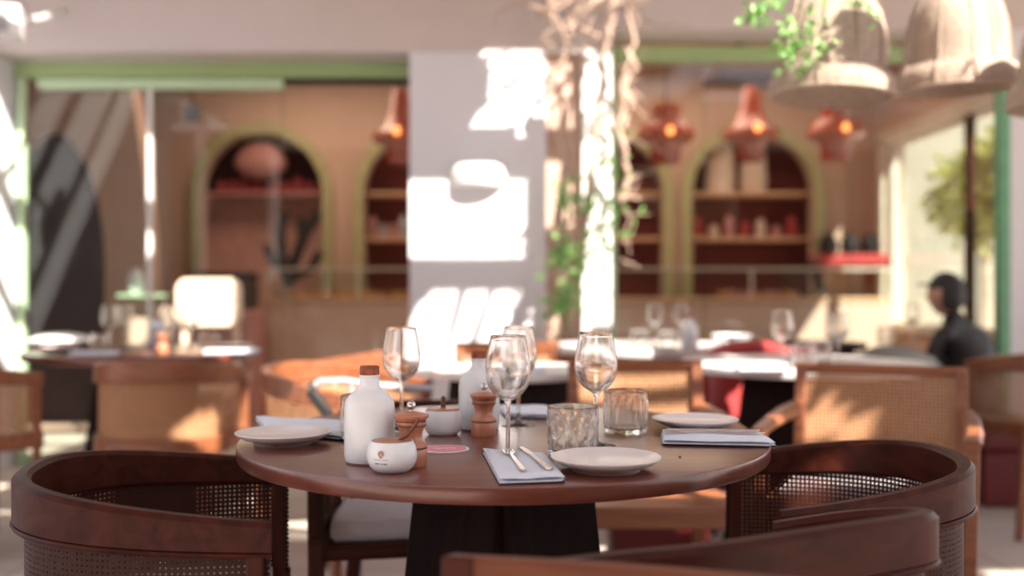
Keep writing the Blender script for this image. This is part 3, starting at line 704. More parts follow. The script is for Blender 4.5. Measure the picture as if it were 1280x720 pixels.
def wprof(s=1.0):
    outer = [(.0, 0), (.0335, 0), (.034, .0012), (.030, .0022), (.012, .0045), (.0055, .0080), (.0038, .014), (.0034, .030), (.0034, .070), (.0040, .084), (.0065, .0915), (.014, .0965), (.0235, .103), (.031, .113), (.0358, .126), (.0372, .137), (.0365, .150), (.0335, .170), (.0295, .190), (.0283, .1965)]
    inner = [(.0274, .197), (.0268, .1955), (.0282, .188), (.0322, .169), (.0352, .150), (.0359, .137), (.0345, .127), (.0298, .1145), (.0225, .105), (.0135, .099), (.006, .0965), (0, .096)]
    return outer + inner
def wine_glass(loc, label, group=None, seg=48):
    t = MB().lathe(wprof(), seg=seg).build('wine_glass', M['glass']); t.location = loc
    return tag(t, label, 'wine glass', group)
g0 = wine_glass((X(502, 1.93), 1.93, TZ), 'clear wine glass at the left, rising behind the front ceramic bottle')
def gd(loc, label, s=None): return dup(g0, loc, random.random(), label, scale=s)
gd((X(635, 1.60), 1.60, TZ + .0), 'frontmost clear wine glass, directly behind the folded front napkin')
gd((X(648, 1.98), 1.98, TZ), 'clear wine glass mostly hidden behind the frontmost wine glass')
gd((X(745, 1.72), 1.72, TZ), 'clear wine glass right of centre, between the two ribbed tumblers')
def tumbler(loc, label, mode=0, seg=72):
    rip = (lambda a, z, r: .0016 * math.sin(a * 18 + z * 0) * (1 if r > .03 and .01 < z < .07 else 0)) if mode else (lambda a, z, r: .0018 * math.sin(a * 12 + math.sin(z * 260) * 2.2) * (1 if r > .03 and .008 < z < .074 else 0))
    pr = [(0, 0), (.036, 0), (.0395, .003)] + [(.0405 + .0012 * k / 12, .006 + .07 * k / 12) for k in range(13)] + [(.0417, .0795), (.0408, .0802), (.0398, .0790)] + [(.0395 - .0012 * k / 6, .074 - .062 * k / 6) for k in range(7)] + [(.034, .009), (0, .008)]
    t = MB().lathe(pr, seg=seg, ripple=rip).build('tumbler', M['glass']); t.location = loc
    return tag(t, label, 'tumbler')
tumbler((X(716, 1.63), 1.63, TZ), 'patterned glass tumbler just behind the front plate')
u0 = tumbler((X(782, 1.88), 1.88, TZ), 'ribbed glass tumbler further back, right of the wine glasses', 1)
tumbler((X(455, 1.80), 1.80, TZ), 'glass tumbler almost hidden behind the front ceramic bottle', 1)

def side_plate(loc, label):
    t = thing('side_plate', label, 'plate', loc)
    MB().lathe([(0, .0), (.048, 0), (.050, .003), (.0505, .005), (.070, .010), (.080, .0165), (.0822, .0195), (.081, .0212), (.077, .0205), (.068, .016), (.054, .0125), (0, .012)], seg=72).build('dish', M['plate'], t)
    MB().lathe([(.0812, .0178), (.0828, .019), (.0828, .0205), (.0812, .0212)], seg=72, closed=True).build('glazed_rim', M['plate'], t.children[0])
    MB().lathe([(.046, -.0002), (.0512, -.0002), (.0512, .0045), (.046, .0045)], seg=60, closed=True).build('foot_ring', M['rim'], t.children[0])
    return t
p0 = side_plate((X(757, 1.5), 1.495, TZ + .0005), 'round cream side plate at the front, right of the napkin')
dup(p0, (-.402, 1.75, TZ + .0005), 0, 'round cream side plate at the left rim of the table')
dup(p0, (X(870, 1.92), 1.93, TZ + .0005), 0, 'round cream side plate at the right, behind the folded napkin')
# folded napkins
def napkin(pts, th, label, layers=2, sag=.0):
    t = thing('folded_napkin', label, 'napkin', (0, 0, 0))
    c = sum((Vector(p) for p in pts), Vector((0, 0))) / 4
    t.location = (c.x, c.y, TZ + .0005)
    lp = [Vector(p) - c for p in pts]
    a, b, c2, d = lp
    for L in range(layers):
        n = 14; mb = MB(); vs, fs = [], []
        z0 = th * L / layers; h = th / layers * .92; sh = 1 - .03 * L
        for side in (0, 1):
            for i in range(n + 1):
                for j in range(n + 1):
                    u, v = i / n, j / n
                    p = (a * (1 - u) + b * u) * (1 - v) + (d * (1 - u) + c2 * u) * v
                    e = min(u, 1 - u, v, 1 - v) * n; rd = min(1, e / 1.0)
                    wob = .0012 * math.sin(u * 9 + L) * math.sin(v * 7 + 2 * L)
                    z = z0 + (h * (.5 + .5 * math.sqrt(rd)) if side else h * (.5 - .5 * math.sqrt(rd))) + (wob if side and L == layers - 1 else 0)
                    vs.append((p.x * sh, p.y * sh, z + .0004))
        N = (n + 1) ** 2
        for i in range(n):
            for j in range(n):
                q = i * (n + 1) + j; fs.append((q, q + n + 1, q + n + 2, q + 1)); fs.append((N + q, N + q + 1, N + q + n + 2, N + q + n + 1))
        bd = [i * (n + 1) for i in range(n)] + [n * (n + 1) + j for j in range(n)] + [i * (n + 1) + n for i in range(n, 0, -1)] + [j for j in range(n, 0, -1)]
        for k in range(len(bd)): x_, y_ = bd[k], bd[(k + 1) % len(bd)]; fs.append((x_, y_, y_ + N, x_ + N))
        mb.add(vs, fs).build('fold', M['napkin'], t)
    return t
def q2(pts): return [(X(a, TD(b)), TD(b)) for a, b in pts]
napkin(q2([(624, 607), (708, 604), (680, 572), (602, 566)]), .010, 'pale blue folded napkin at the front edge of the table, under fork and knife')
napkin(q2([(828, 557), (972, 560), (950, 545), (826, 543)]), .011, 'pale blue folded napkin at the right of the table with cutlery on it')
napkin(q2([(330, 540), (430, 552), (430, 530), (318, 525)]), .010, 'pale blue folded napkin behind the left side plate')
napkin(q2([(632, 522), (690, 524), (684, 511), (622, 511)]), .010, 'pale blue folded napkin at the far side of the table')
def knife(a, b, z, label, fork=False):
    a, b = Vector(a), Vector(b); L = (b - a).length; an = math.atan2((b - a).y, (b - a).x)
    mb = MB()
    if fork:      # a = tine end
        mb.prism([(.0, -.002), (L, -.0042), (L, .0042), (0, .002)][::1], 0, .0022, .0005) if False else None
        pts = [(.045, -.0022), (L - .01, -.0045), (L, 0), (L - .01, .0045), (.045, .0022)]; mb.prism(pts, 0, .0028, .0004)
        mb.prism([(.03, -.009), (.046, -.003), (.046, .003), (.03, .009)], .0004, .0022)
        for k in range(4): mb.box((.016, -.0075 + .005 * k, .0015), (.030, .0022, .0014))
    else:
        mb.prism([(.0, 0), (.012, -.007), (.075, -.006), (.080, -.0035), (L - .006, -.0052), (L, 0), (L - .006, .0052), (.080, .0035), (.04, .004)], 0, .0026, .0004)
    o = mb.build('fork' if fork else 'knife', M['cutlery']); o.location = (a.x, a.y, z); o.rotation_euler = (0, 0, an)
    return tag(o, label, 'fork' if fork else 'knife')
def tp_(a, b): D = TD(b); return (X(a, D), D)
knife(tp_(634, 572), tp_(655, 600), TZ + .0115, 'silver fork lying on the front napkin, left of the knife', True)
knife(tp_(652, 568), tp_(688, 598), TZ + .0115, 'silver knife lying on the front napkin, right of the fork')
knife(tp_(830, 549), tp_(956, 551), TZ + .0125, 'silver fork lying along the right-hand napkin', True)
knife(tp_(834, 546), tp_(950, 547.5), TZ + .0125, 'silver knife lying behind the fork on the right-hand napkin')
# tiny crumb
tag(MB().lathe([(0, 0), (.002, .0005), (.0022, .002), (.001, .0035), (0, .004)], seg=8).build('crumb', M['cork'], loc=(X(850, 1.6), 1.60, TZ)), 'tiny brown crumb on the bare wood right of the front plate', 'crumb')

# ---- settings on the tables beyond
def on(px_, D, z=.75): return (X(px_, D), D, z)
gd(on(137, 4.35), 'wine glass at the left of the far left table, nearer of the pair')
gd(on(156, 4.55), 'wine glass on the far left table, just right of its twin')
gd(on(215, 4.25), 'wine glass right of the small pepper mill on the far left table')
gd(on(238, 4.4), 'wine glass nearest the sunlit high-backed chair on the far left table')
dup(u0, on(125, 4.25), 0, 'glass tumbler at the left end of the glasses on the far left table')
dup(u0, on(262, 4.45), 0, 'glass tumbler in front of the sunlit high-backed chair')
dup(b, on(196, 4.55), 0, 'white ceramic bottle on the far left table')
dup(m0, on(203, 4.12), 0, 'wooden pepper mill on the far left table')
dup(p0, on(75, 4.3), 0, 'pale plate at the left side of the far left table')
dup(p0, on(292, 4.45), 0, 'pale plate at the right side of the far left table')
def napbox(loc, w_, d_, rz, label):
    o = MB().prism([(-w_ / 2, -d_ / 2), (w_ / 2, -d_ / 2), (w_ / 2, d_ / 2), (-w_ / 2, d_ / 2)], 0, .014, .005).build('folded_napkin', M['napkin'], loc=loc); o.rotation_euler.z = rz
    return tag(o, label, 'napkin')
napbox(on(118, 4.05), .18, .1, .2, 'folded napkin beside the glasses on the far left table')
napbox(on(290, 4.2), .22, .1, .1, 'folded napkin at the right end of the far left table')
o = MB().lathe([(0, 0), (.10, 0), (.14, .025), (.145, .03), (.10, .055), (.04, .065), (0, .067)], seg=32).build('bread_basket', M['whitecloth'], loc=(X(75, 4.62), 4.62, .75)); tag(o, 'low pale covered dish at the back left of the far left table', 'dish')
gd(on(978, 3.36), 'wine glass at the left on the sunlit right-hand table')
gd(on(1048, 3.5), 'wine glass at the right on the sunlit right-hand table', .92)
dup(u0, on(1005, 3.4), 0, 'glass tumbler on the right-hand table between two wine glasses')
dup(u0, on(1025, 3.62), 0, 'second glass tumbler on the right-hand table, next to the right wine glass')
napbox(on(952, 3.3), .16, .09, -.1, 'white folded napkin at the left of the sunlit right-hand table')
gd(on(818, 4.75), 'wine glass on the distant white table, leftmost')
gd(on(852, 4.85), 'wine glass on the distant white table, middle one')
dup(b, on(862, 4.5), 0, 'white ceramic bottle on the distant white table')
dup(u0, on(800, 4.5), 0, 'glass tumbler at the left on the distant white table')
dup(u0, on(835, 4.4), 0, 'glass tumbler in front on the distant white table')
o = MB().lathe([(0, 0), (.05, 0), (.085, .04), (.095, .055), (.088, .055), (.05, .012), (0, .01)], seg=32).build('serving_bowl', M['ceramic'], loc=on(915, 4.65)); tag(o, 'pale shallow bowl at the right edge of the distant white table', 'bowl')
dup(u0, on(1108, 4.85), 0, 'glass tumbler on the small dark table'); gd(on(1140, 4.9), 'wine glass on the small dark table near the people')
dup(p0, on(612, 3.3), 0, 'pale plate on the half hidden central table'); napbox(on(650, 3.2), .16, .09, 0, 'folded napkin on the half hidden central table')

# silver folding frame behind the bottle
t = thing('folding_frame', 'silver tubular frame with a black grip, behind the front ceramic bottle', 'frame', (X(410, 2.82), 2.82, 0))
def L3(a, b, D=2.82): v = P(a, b, D); return (v.x - t.location.x, v.y - t.location.y, v.z)
MB().tube([L3(392, 484), L3(400, 477), L3(430, 476), L3(470, 482), L3(540, 486, 2.9)], .011, 10).build('handle_tube', M['grey'], t)
MB().tube([L3(440, 478), L3(436, 520), L3(440, 600), L3(445, 680)], .010, 10).build('upright_tube', M['grey'], t)
MB().tube([L3(386, 486), L3(394, 482)], .014, 12).build('joint', M['steel'], t)
MB().beam(L3(388, 488), L3(412, 520), .036, .028).build('grip', M['black'], t, bevel=.005)
MB().tube([L3(418, 481), L3(424, 475)], .010, 10).build('green_button', M['greendk'], t)
MB().tube([L3(445, 680), L3(470, 860), L3(560, 870)], .010, 10).build('foot_tube', M['grey'], t)

# ================================================================= HANGING LAMPS
def wicker_lamp(loc, label, tilt=(0, 0)):
    t = thing('wicker_pendant_lamp', label, 'pendant lamp', loc, 0)
    t.rotation_euler = (tilt[0], tilt[1], random.random())
    pr = [(.198, -.012), (.202, .0), (.200, .035), (.188, .062), (.172, .070), (.168, .078), (.166, .14), (.158, .20), (.142, .26), (.115, .31), (.075, .345), (.03, .36), (.02, .362)]
    full = pr + [(r - .008, z - .004) for r, z in pr[::-1]]
    MB().lathe(full, seg=64, closed=True, ripple=lambda a, z, r: .0025 * math.sin(a * 32) + .003 * math.sin(a * 3 + z * 20)).build('shade', M['wicker'], t)
    ribs = MB()
    for k in range(10):
        a = 2 * PI * k / 10; ribs.tube([(r * 1.012 * math.cos(a), r * 1.012 * math.sin(a), z) for r, z in pr], .0035, 6)
    ribs.tube([(.169 * math.cos(2 * PI * i / 40), .169 * math.sin(2 * PI * i / 40), .072) for i in range(41)], .004, 6).tube([(.203 * math.cos(2 * PI * i / 40), .203 * math.sin(2 * PI * i / 40), -.008) for i in range(41)], .005, 6)
    ribs.build('rib', M['wicker'], t)
    MB().tube([(0, 0, .36), (0, 0, ROOF - loc[2])], .004, 6).build('cord', M['black'], t)
    MB().lathe([(0, .19), (.03, .2), (.034, .23), (.022, .27), (.02, .33), (0, .33)], seg=20).build('bulb', M['whitecloth'], t)
    return t
wicker_lamp((X(1040, 3.3), 3.3, Z(117, 3.3)), 'bell shaped wicker pendant lamp with green vine hanging over it', (.03, .05))
wicker_lamp((X(1196, 3.45), 3.45, Z(108, 3.45)), 'bell shaped wicker pendant lamp hanging free at the top right', (.02, -.06))
wicker_lamp((1.74, 3.05, Z(130, 3.05)), 'wicker pendant lamp cut off by the right edge of the photo', (0, .03))

def red_lamp(loc, label, kind):
    t = thing('amber_pendant_lamp', label, 'pendant lamp', loc)
    if kind: pr = [(.16, .02), (.20, .05), (.19, .09), (.12, .13), (.075, .24), (.055, .36), (.04, .40), (0, .41)]; low = [(0, -.12), (.09, -.12), (.10, -.02), (.12, .03)]
    else: pr = [(.16, .03), (.20, .06), (.20, .10), (.16, .16), (.08, .18), (.11, .25), (.10, .29), (0, .30)]; low = [(0, -.12), (.10, -.12), (.11, -.02), (.13, .04)]
    MB().lathe(pr, seg=32).build('shade', M['amber'], t); MB().lathe(low, seg=32).build('lower_shade', M['amber'], t)
    MB().lathe([(0, -.03), (.022, -.012), (.026, .01), (0, .04)], (0, -.215, .08), 12).build('bulb', M['bulb'], t)
    MB().tube([(0, 0, .3), (0, 0, 2.9 - loc[2])], .006, 6).build('cord', M['black'], t)
    return t
DI = 7.0
red_lamp((X(938, DI), DI, Z(180, DI)), 'tall pointed amber pendant lamp in front of the large arch', 1)
red_lamp((X(1045, DI), DI, Z(180, DI)), 'stepped amber pendant lamp below the vine covered wicker lamp', 0)
red_lamp((X(832, DI), DI, Z(184, DI)), 'dim amber pendant lamp just right of the climbing vine', 0)
red_lamp((X(500, DI), DI, Z(184, DI)), 'pointed amber pendant lamp at the left edge of the white pillar', 1)

# ================================================================= VINE, PLANTS
def wander(a, b, n, amp, seed):
    r = random.Random(seed); a, b = Vector(a), Vector(b); o = []
    for i in range(n + 1):
        t = i / n; p = a.lerp(b, t); k = amp * (1 if 0 < i < n else 0)
        o.append(p + Vector((r.gauss(0, k), r.gauss(0, k * .6), r.gauss(0, k * .4))))
    return o
V = thing('climbing_vine', 'old climbing vine with pale twisted stems and green leaves beside the white post', 'plant', (X(735, 5.3), 5.3, 0))
def vl(p): return tuple(Vector(p) - V.location)
YV = 5.33
stems = [((705, 428), (700, 60)), ((712, 428), (765, 20)), ((700, 425), (720, 180)), ((776, 250), (782, 90)), ((780, 160), (792, 0)), ((690, 400), (735, 300))]
for i, (a, b_) in enumerate(stems):
    pts = wander(P(a[0], a[1], YV), P(b_[0], b_[1] - 30, YV - .05), 12, .022, i)
    MB().tube([vl(p) for p in pts], .028 if i < 2 else .017, 8, .009).build('stem', M['bark'], V)
mb = MB(); r = random.Random(3)
for i in range(46):
    a = P(r.uniform(668, 800), r.uniform(-40, 50), YV + r.uniform(-.2, .05)); b_ = a + Vector((r.gauss(0, .18), r.gauss(0, .08), r.gauss(-.05, .16)))
    mb.tube([vl(p) for p in wander(a, b_, 4, .03, i + 50)], .008, 5, .003)
for i in range(16):
    a = P(r.uniform(765, 790), r.uniform(80, 330), YV); b_ = a + Vector((r.uniform(.02, .2), r.gauss(0, .06), r.gauss(.02, .12)))
    mb.tube([vl(p) for p in wander(a, b_, 4, .02, i + 150)], .006, 5, .002)
mb.build('twigs', M['bark'], V)
mb = MB()
for (cx, cy, n_, sp) in ((705, 310, 50, 12), (735, 250, 28, 11), (708, 380, 46, 12), (745, 300, 22, 10), (722, 350, 22, 14), (760, 215, 14, 10), (778, 265, 14, 16), (700, 240, 14, 10)):
    for k in range(n_): p = P(r.gauss(cx, sp), r.gauss(cy, sp), YV - .1 + r.uniform(-.05, .05)); mb.leaf(vl(p), .065, r)
mb.build('foliage', M['leaf'], V)
o = MB().lathe([(0, 0), (.12, 0), (.15, .5), (.17, .66), (.18, .70), (.15, .70), (.14, .62), (0, .6)], seg=36).build('plant_pot', M['pot'], loc=(X(706, 5.2), 5.2, 0)); tag(o, 'tall terracotta pot holding the climbing vine', 'pot')
# hanging vine over the lamp
H = thing('hanging_vine', 'green leafy vine trailing over the first wicker lamp', 'plant', (X(1030, 3.1), 3.1, 2.9))
def hl(p): return tuple(Vector(p) - H.location)
strands = [[(1040, -280), (1035, -60), (1022, 10), (1018, 60), (1012, 88)], [(1000, -280), (990, -60), (960, 5), (958, 20)], [(1010, -280), (1010, -60), (990, 30), (985, 60), (965, 68)], [(1060, -280), (1060, -60), (1075, -5), (1085, 10)], [(930, -280), (935, -80), (940, 10), (940, 25)]]
sm = MB(); lm = MB(); r = random.Random(11)
for s_ in strands:
    pts = [P(a, b_, 3.02) for a, b_ in s_]; sm.tube([hl(p) for p in pts], .003, 5)
    for i in range(len(pts) - 1):
        for k in range(4 if i == 0 else 20):
            p = pts[i].lerp(pts[i + 1], r.random()); p = p + Vector((r.gauss(0, .022), r.gauss(0, .02), r.gauss(0, .02))); lm.leaf(hl(p), r.uniform(.025, .045), r)
sm.build('stem', M['bark'], H); lm.build('foliage', M['leaf'], H)
# speaker at upper left
t = thing('wall_speaker', 'small white speaker at the top left corner of the photo', 'speaker', (0, 0, 0))
v = P(2, 28, 4.6); MB().box(tuple(v), (.17, .14, .145), rz=.3).build('cabinet', M['white'], t, bevel=.01); MB().box((v.x + .0, v.y - .075, v.z), (.12, .01, .11), rz=.3).build('grille', M['grey'], t, bevel=.003); MB().beam((v.x, v.y + .05, v.z), (v.x - .12, 5.5, v.z + .3), .02, .02).build('bracket', M['white'], t)
# wall lamp on pillar
t = thing('wall_lamp', 'small white half round wall lamp on the white pillar', 'wall lamp', (X(598, YF), YF - .06, Z(220, YF)))
MB().prism([(.155 * math.cos(PI + PI * k / 16), .06 + .11 * math.sin(PI + PI * k / 16)) for k in range(17)], -.06, .06, .015).build('shade', M['white'], t)

# ================================================================= CAFE INTERIOR
YCN = 7.7
def counter(x0, x1, label, zc=.93, gz=1.17):
    t = thing('display_counter', label, 'counter', ((x0 + x1) / 2, YCN, 0)); w_ = x1 - x0
    MB().box((0, .3, zc / 2 - .01), (w_, .6, zc - .02)).build('body', M['counter'], t, bevel=.01)
    MB().box((0, .3, zc), (w_ + .02, .62, .03)).build('worktop', M['countertop'], t, bevel=.004)
    g = MB().box((0, .02, (zc + gz) / 2), (w_, .008, gz - zc)).box((0, .25, gz), (w_, .46, .008)); g.build('glass_case', M['pane'], t, smooth=False)
    fr = MB().box((0, .015, gz), (w_, .02, .018)); n = max(2, int(w_ / .9))
    for k in range(n + 1): fr.box((-w_ / 2 + w_ * k / n, .015, (zc + gz) / 2), (.018, .02, gz - zc))
    fr.build('case_frame', M['frame'], t, smooth=False)
    return t
counter(px(335, YCN), px(560, YCN), 'pink display counter with glass case left of the white pillar')
counter(px(765, YCN), px(1115, YCN), 'long pink display counter with glass case on the right side')
r = random.Random(5)
def bun(loc, s_, label, group, mat=None):
    o = MB().lathe([(0, 0), (.6 * s_, 0), (s_, .35 * s_), (.85 * s_, .75 * s_), (.4 * s_, 1.0 * s_), (0, 1.05 * s_)], seg=16).build('pastry', mat or M['bread'], loc=loc); return tag(o, label, 'pastry', group)
for k in range(9): bun((px(375 + k * 17, YCN + .25), YCN + .2 + .08 * (k % 2), .946), .045 + .012 * r.random(), 'golden pastry inside the left glass counter', 'pastries in the left counter')
for k in range(8): bun((px(903 + k * 13, YCN + .25), YCN + .2 + .08 * (k % 2), .946), .045 + .015 * r.random(), 'dark red glazed pastry inside the right glass counter', 'pastries in the right counter', M['pinkc'] if k % 3 else M['bread'])
# shelves in the arches
def shelf(a, y, label, D=YB + .22):
    o = MB().box((px(a, YB), D, Z(y, YB)), (hw * 2 + .02 - .04, .30, .03)).build('shelf', M['countertop'] if a > 400 else M['pinkc'], bevel=.004); return tag(o, label, 'shelf')
for nm, a in (('far left', 328), ('second', 531), ('third', 752), ('large right', 940)):
    shelf(a, 241, 'upper shelf in the %s arched niche' % nm)
    if a != 328: shelf(a, 298, 'lower shelf in the %s arched niche' % nm)
def jarr(x, y, z, h, rr, mat, label, group, name='jar'):
    o = MB().lathe([(0, 0), (rr * .85, 0), (rr, h * .1), (rr, h * .7), (rr * .6, h * .85), (rr * .6, h), (0, h)], seg=16).build(name, mat, loc=(x, y, z)); return tag(o, label, name.replace('_', ' '), group)
for k in range(10): jarr(px(268 + k * 14, YB), YB + .2, Z(241, YB) + .016, r.uniform(.09, .16), .035, M['red'], 'red jar on the shelf of the far left niche', 'red jars on the far left shelf')
for k in range(4): jarr(px(462 + k * 13, YB), YB + .2, Z(298, YB) + .016, r.uniform(.1, .2), .04, M['grey'] if k % 2 else M['pinkc'], 'small jar on the lower shelf of the second niche', 'jars in the second niche')
for k in range(7): jarr(px(878 + k * 20, YB), YB + .2, Z(298, YB) + .016, r.uniform(.08, .2), .045, (M['red'], M['beige'], M['pinkc'])[k % 3], 'jar on the lower shelf of the large right niche', 'jars in the large right niche')
o = MB().lathe([(0, 0), (.16, .02), (.27, .12), (.28, .2), (.2, .32), (.1, .38), (0, .39)], seg=32).build('vase', M['pinkc'], loc=(px(322, YB), YB + .10, Z(222, YB))); tag(o, 'round dusty pink vase at the top of the far left niche', 'vase')
o.scale = (.8, .35, .8)
for (a, w_, nm) in ((905, 1.0, 'left'), (948, .9, 'right')):
    o = MB().lathe([(0, 0), (.17, 0), (.19, .1), (.17, .35), (.12, .45), (0, .47)], seg=24).build('woven_hamper', M['beige'], loc=(px(a, YB), YB + .18, Z(241, YB) + .016)); o.scale = (.7 * w_, .55, w_); tag(o, '%s beige woven hamper on the upper shelf of the large right niche' % nm, 'basket')
# black branching coral sculpture
t = thing('branch_sculpture', 'black branching sculpture in front of the far left niche', 'sculpture', (px(360, 8.1), 8.1, .952))
def cl(a, y): v = P(a, y, 8.1); return (v.x - t.location.x, 0, v.z - .93)
for pts in ([(360, 363), (360, 350), (352, 320), (350, 290), (356, 268)], [(360, 350), (372, 320), (384, 290), (398, 270)], [(358, 345), (342, 330), (333, 310)], [(372, 322), (378, 300), (376, 275)], [(362, 352), (388, 340), (400, 318)]):
    MB().tube([cl(a, y) for a, y in pts], [.05, .045, .045, .04, .035][:len(pts)] if len(pts) > 3 else [.045, .04, .035], 10).build('branch', M['black'], t)
MB().lathe([(0, 0), (.1, 0), (.1, .02), (0, .025)], seg=24).build('base', M['black'], t)
# coffee machine on the left counter end
t = thing('coffee_machine', 'black coffee machine on a dark stand below the far left niche', 'coffee machine', (px(290, 7.6), 7.4, 0))
MB().box((0, 0, 1.0), (.42, .4, .28)).build('body', M['black'], t, bevel=.03); MB().box((0, 0, .43), (.5, .45, .86)).build('stand', M['pinkc'], t, bevel=.01); MB().box((0, -.19, .90), (.36, .1, .04)).build('drip_tray', M['grey'], t, bevel=.005)
# white bottle on glass ledge
t = thing('glass_ledge', 'narrow glass ledge behind the far left table', 'ledge', (px(182, 6.6), 6.6, 0)); MB().box((0, 0, Z(369, 6.6)), (.30, .2, .015)).build('shelf', M['greenlt'], t); MB().box((0, .05, Z(369, 6.6) / 2), (.24, .04, Z(369, 6.6) - .015)).build('support', M['counter'], t)
o = dup(b, (px(170, 6.6), 6.6, Z(368, 6.6) + .005), 0, 'white bottle standing on the glass ledge in the background', scale=1.25)
# wall shelf at the right with black pots
t = thing('wall_shelf', 'red brown wall shelf right of the large arch', 'shelf', (px(1064, 8.3), 8.3, Z(325, 8.3))); MB().box((0, 0, 0), (px(1112, 8.3) - px(1018, 8.3), .3, .09)).build('board', M['red'], t, bevel=.01)
MB().beam((-.2, .1, -.04), (-.2, .18, -.2), .03, .03).beam((.2, .1, -.04), (.2, .18, -.2), .03, .03).build('bracket', M['red'], t)
for k, a in enumerate((1036, 1062, 1088)): jarr(px(a, 8.3), 8.3, Z(325, 8.3) + .045, .17, .075, M['black'], 'black pot on the red brown wall shelf', 'black pots on the wall shelf', 'pot')
# ceiling unit
t = thing('ceiling_air_unit', 'dark slotted ceiling unit above the large arch', 'air unit', (px(925, 7.6), 7.6, 2.60)); MB().box((0, 0, .04), (.5, .4, .1)).build('body', M['chairleg'], t, bevel=.01); MB().box((0, 0, .2), (.06, .06, .24)).build('hanger', M['black'], t); MB().box((0, -.201, .03), (.42, .01, .03)).build('slot', M['black'], t)
t = thing('ceiling_spotlight', 'small dark spotlight near the top of the left window', 'spotlight', (px(240, 7.0), 7.0, Z(143, 7.0))); MB().lathe([(0, -.05), (.05, -.05), (.055, .05), (0, .06)], seg=20).build('head', M['black'], t); MB().tube([(0, 0, .05), (0, 0, 2.9 - Z(143, 7.0))], .008, 6).build('stem', M['black'], t)
t = thing('till_screen', 'thin black tilted screen on the right counter', 'screen', (px(1033, 7.75), 8.0, .96)); MB().beam((-.03, 0, .27), (.03, 0, .04), .02, .22, up=(0, 1, 0)).build('screen', M['black'], t, bevel=.004); MB().box((.02, 0, .008), (.16, .16, .014)).build('base', M['black'], t)
# trees beyond right window
def tree(loc, R_, label, s_):
    t = thing('street_tree', label, 'tree', loc); mb = MB(); rr = random.Random(s_)
    for k in range(900):
        v = Vector((rr.gauss(0, 1), rr.gauss(0, 1), rr.gauss(0, 1))).normalized() * R_ * rr.random() ** .4; mb.leaf((v.x, v.y, 2.0 + v.z), .16, rr)
    mb.build('foliage', leafmat('yellow_green_leaf', (.26, .22, .05), (.55, .50, .16)), t); MB().tube([(0, 0, 0), (.05, 0, .9), (0, 0, 2)], .08, 8, .05).build('trunk', M['bark'], t)
tree((5.0, 10.6, 0), .55, 'yellow green tree seen through the far right window, left of the mullion', 1)
tree((4.35, 8.7, 0), .42, 'yellow green tree seen through the far right window, right of the mullion', 2)

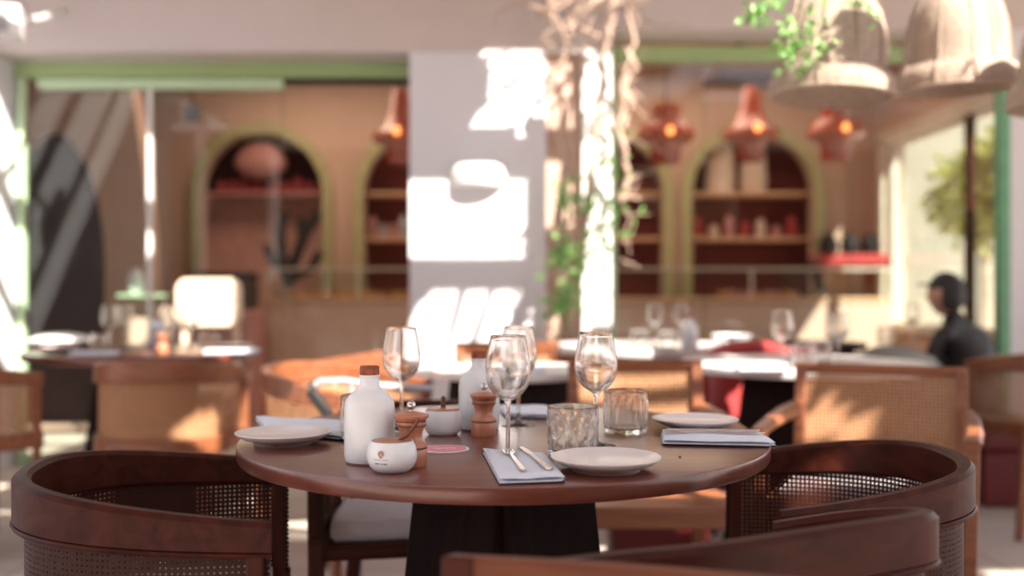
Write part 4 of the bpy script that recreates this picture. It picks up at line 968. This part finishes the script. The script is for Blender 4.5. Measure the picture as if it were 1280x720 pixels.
# ================================================================= PEOPLE
def person(label, loc, rz, s_=1.0, cap=False):
    t = thing('person', label, 'person', loc, rz)     # local: faces +X, seated, hips at origin height .45
    V_, E, R_ = [], [], []
    def n_(p, r_, par=None):
        V_.append(p); R_.append(r_); i = len(V_) - 1
        if par is not None: E.append((par, i))
        return i
    pel = n_((0, 0, .50), .13)
    w1 = n_((.03, 0, .62), .115, pel); ch = n_((.09, 0, .76), .125, w1); sh_ = n_((.13, 0, .87), .09, ch); nk = n_((.16, 0, .93), .045, sh_); n_((.18, 0, .98), .045, nk)
    fe = []
    for q in (-1, 1):
        hp = n_((.02, q * .09, .50), .085, pel); kn = n_((.42, q * .12, .50), .062, hp); an = n_((.44, q * .12, .10), .040, kn); n_((.56, q * .13, .045), .034, an)
        s1 = n_((.11, q * .17, .86), .055, sh_); el = n_((.20, q * .23, .64), .042, s1); wr = n_((.42, q * .14, .70), .028, el); pm = n_((.49, q * .12, .705), .030, wr)
        for f in range(4):
            b1 = n_((.525, q * (.12 + (.5 - .33 * f + .0) * .05), .708), .010, pm); b2 = n_((.56, q * (.12 + (.5 - .33 * f) * .06), .700), .009, b1); n_((.585 - .004 * abs(f - 1), q * (.12 + (.5 - .33 * f) * .06), .685), .008, b2)
        th_ = n_((.495, q * .085, .70), .011, pm); n_((.53, q * .072, .69), .009, th_)
    me = bpy.data.meshes.new('body'); me.from_pydata(V_, E, []); o = bpy.data.objects.new('body', me); COL.objects.link(o); o.parent = t
    me.materials.append(M['black'])
    sk = o.modifiers.new('skin', 'SKIN'); sk.use_smooth_shade = True
    for i, d in enumerate(me.skin_vertices[0].data if len(me.skin_vertices) else []): d.radius = (R_[i] * (1.2 if R_[i] > .05 else 1),) * 2; d.use_root = (i == 0)
    ss = o.modifiers.new('sub', 'SUBSURF'); ss.levels = 1; ss.render_levels = 2
    # head with face
    bm = bmesh.new(); bmesh.ops.create_icosphere(bm, subdivisions=4, radius=1)
    for v in bm.verts:
        x, y, z = v.co; k = 1 - .22 * max(0, -z) ** 1.5
        x2 = x * .088 * k; y2 = y * .070 * k; z2 = z * .112
        if x > 0: x2 += .020 * math.exp(-((y / .16) ** 2 + ((z + .12) / .18) ** 2)) - .010 * math.exp(-(((abs(y) - .38) / .16) ** 2 + ((z - .08) / .12) ** 2)) + .005 * math.exp(-((y / .3) ** 2 + ((z + .48) / .08) ** 2)) + .008 * math.exp(-((y / .3) ** 2 + ((z + .85) / .15) ** 2))
        else: y2 += 0
        if abs(y) > .85: y2 += math.copysign(.012 * math.exp(-(((x) / .2) ** 2 + ((z) / .25) ** 2)), y)
        v.co = (x2 + .205, y2, z2 + 1.075)
    me = bpy.data.meshes.new('head'); bm.to_mesh(me); bm.free(); me.materials.append(M['skin']); h = bpy.data.objects.new('head', me); COL.objects.link(h); h.parent = t
    for p in me.polygons: p.use_smooth = True
    bm = bmesh.new(); bmesh.ops.create_icosphere(bm, subdivisions=4, radius=1)
    bmesh.ops.delete(bm, geom=[v for v in bm.verts if v.co.z < .15 and v.co.x > -.15 or v.co.z < -.75], context='VERTS')
    for v in bm.verts: v.co = (v.co.x * .098 + .198, v.co.y * .080, v.co.z * .122 + 1.078)
    me = bpy.data.meshes.new('hair'); bm.to_mesh(me); bm.free(); me.materials.append(M['black']); h = bpy.data.objects.new('hair', me); COL.objects.link(h); h.parent = t
    h.modifiers.new('s', 'SOLIDIFY').thickness = .008
    if cap: MB().prism([(.26, -.06), (.33, -.05), (.355, 0), (.33, .05), (.26, .06)], 1.125, 1.137, .003).build('cap_brim', M['black'], t)
    t.scale = (s_,) * 3
    return t
person('person in black with a cap sitting at the right beside the green post, turned left', (2.25, 4.76, 0), PI * .72, .92, True)
person('person in dark clothes half hidden behind the one with the cap', (2.52, 5.29, 0), PI * .85, .92)
def bench(x, y, label, l=.5):
    t = thing('bench', label, 'bench', (x, y, 0)); MB().box((0, 0, .30), (l, .26 if l < .4 else .36, .07)).build('seat', M['darkred'], t, bevel=.02)
    MB().box((0, 0, .135), (l - .04, .22 if l < .4 else .32, .26)).build('base', M['darkred'], t, bevel=.01)
bench(2.38, 4.78, 'dark red bench under the person with the cap', .42); bench(2.54, 5.30, 'dark red bench under the half hidden person', .42)
bench(.48, 3.30, 'low dark red block added to fill the shade behind the cane armchair facing us', .36)  # bench shape added so the space under the armchair seat stays dark
# black bag behind the cane armchair
o = MB().lathe([(0, 0), (.2, 0), (.25, .1), (.235, .22), (.16, .31), (.06, .35), (0, .355)], seg=28, ripple=lambda a, z, r: .01 * math.sin(a * 3 + z * 9)).build('bag', M['black'], loc=(X(1118, 4.1), 4.15, .43)); tag(o, 'slumped black bag on a stool behind the cane armchair at the right', 'bag')
t = thing('stool', 'low dark stool carrying the black bag', 'stool', (X(1118, 4.1), 4.15, 0)); MB().lathe([(0, .39), (.2, .39), (.21, .41), (.2, .43), (0, .43)], seg=32).build('seat', M['base'], t)
for k in range(4): a = PI / 4 + k * PI / 2; MB().tube([(.13 * math.cos(a), .13 * math.sin(a), .395), (.17 * math.cos(a), .17 * math.sin(a), 0)], .016, 8).build('leg', M['base'], t)
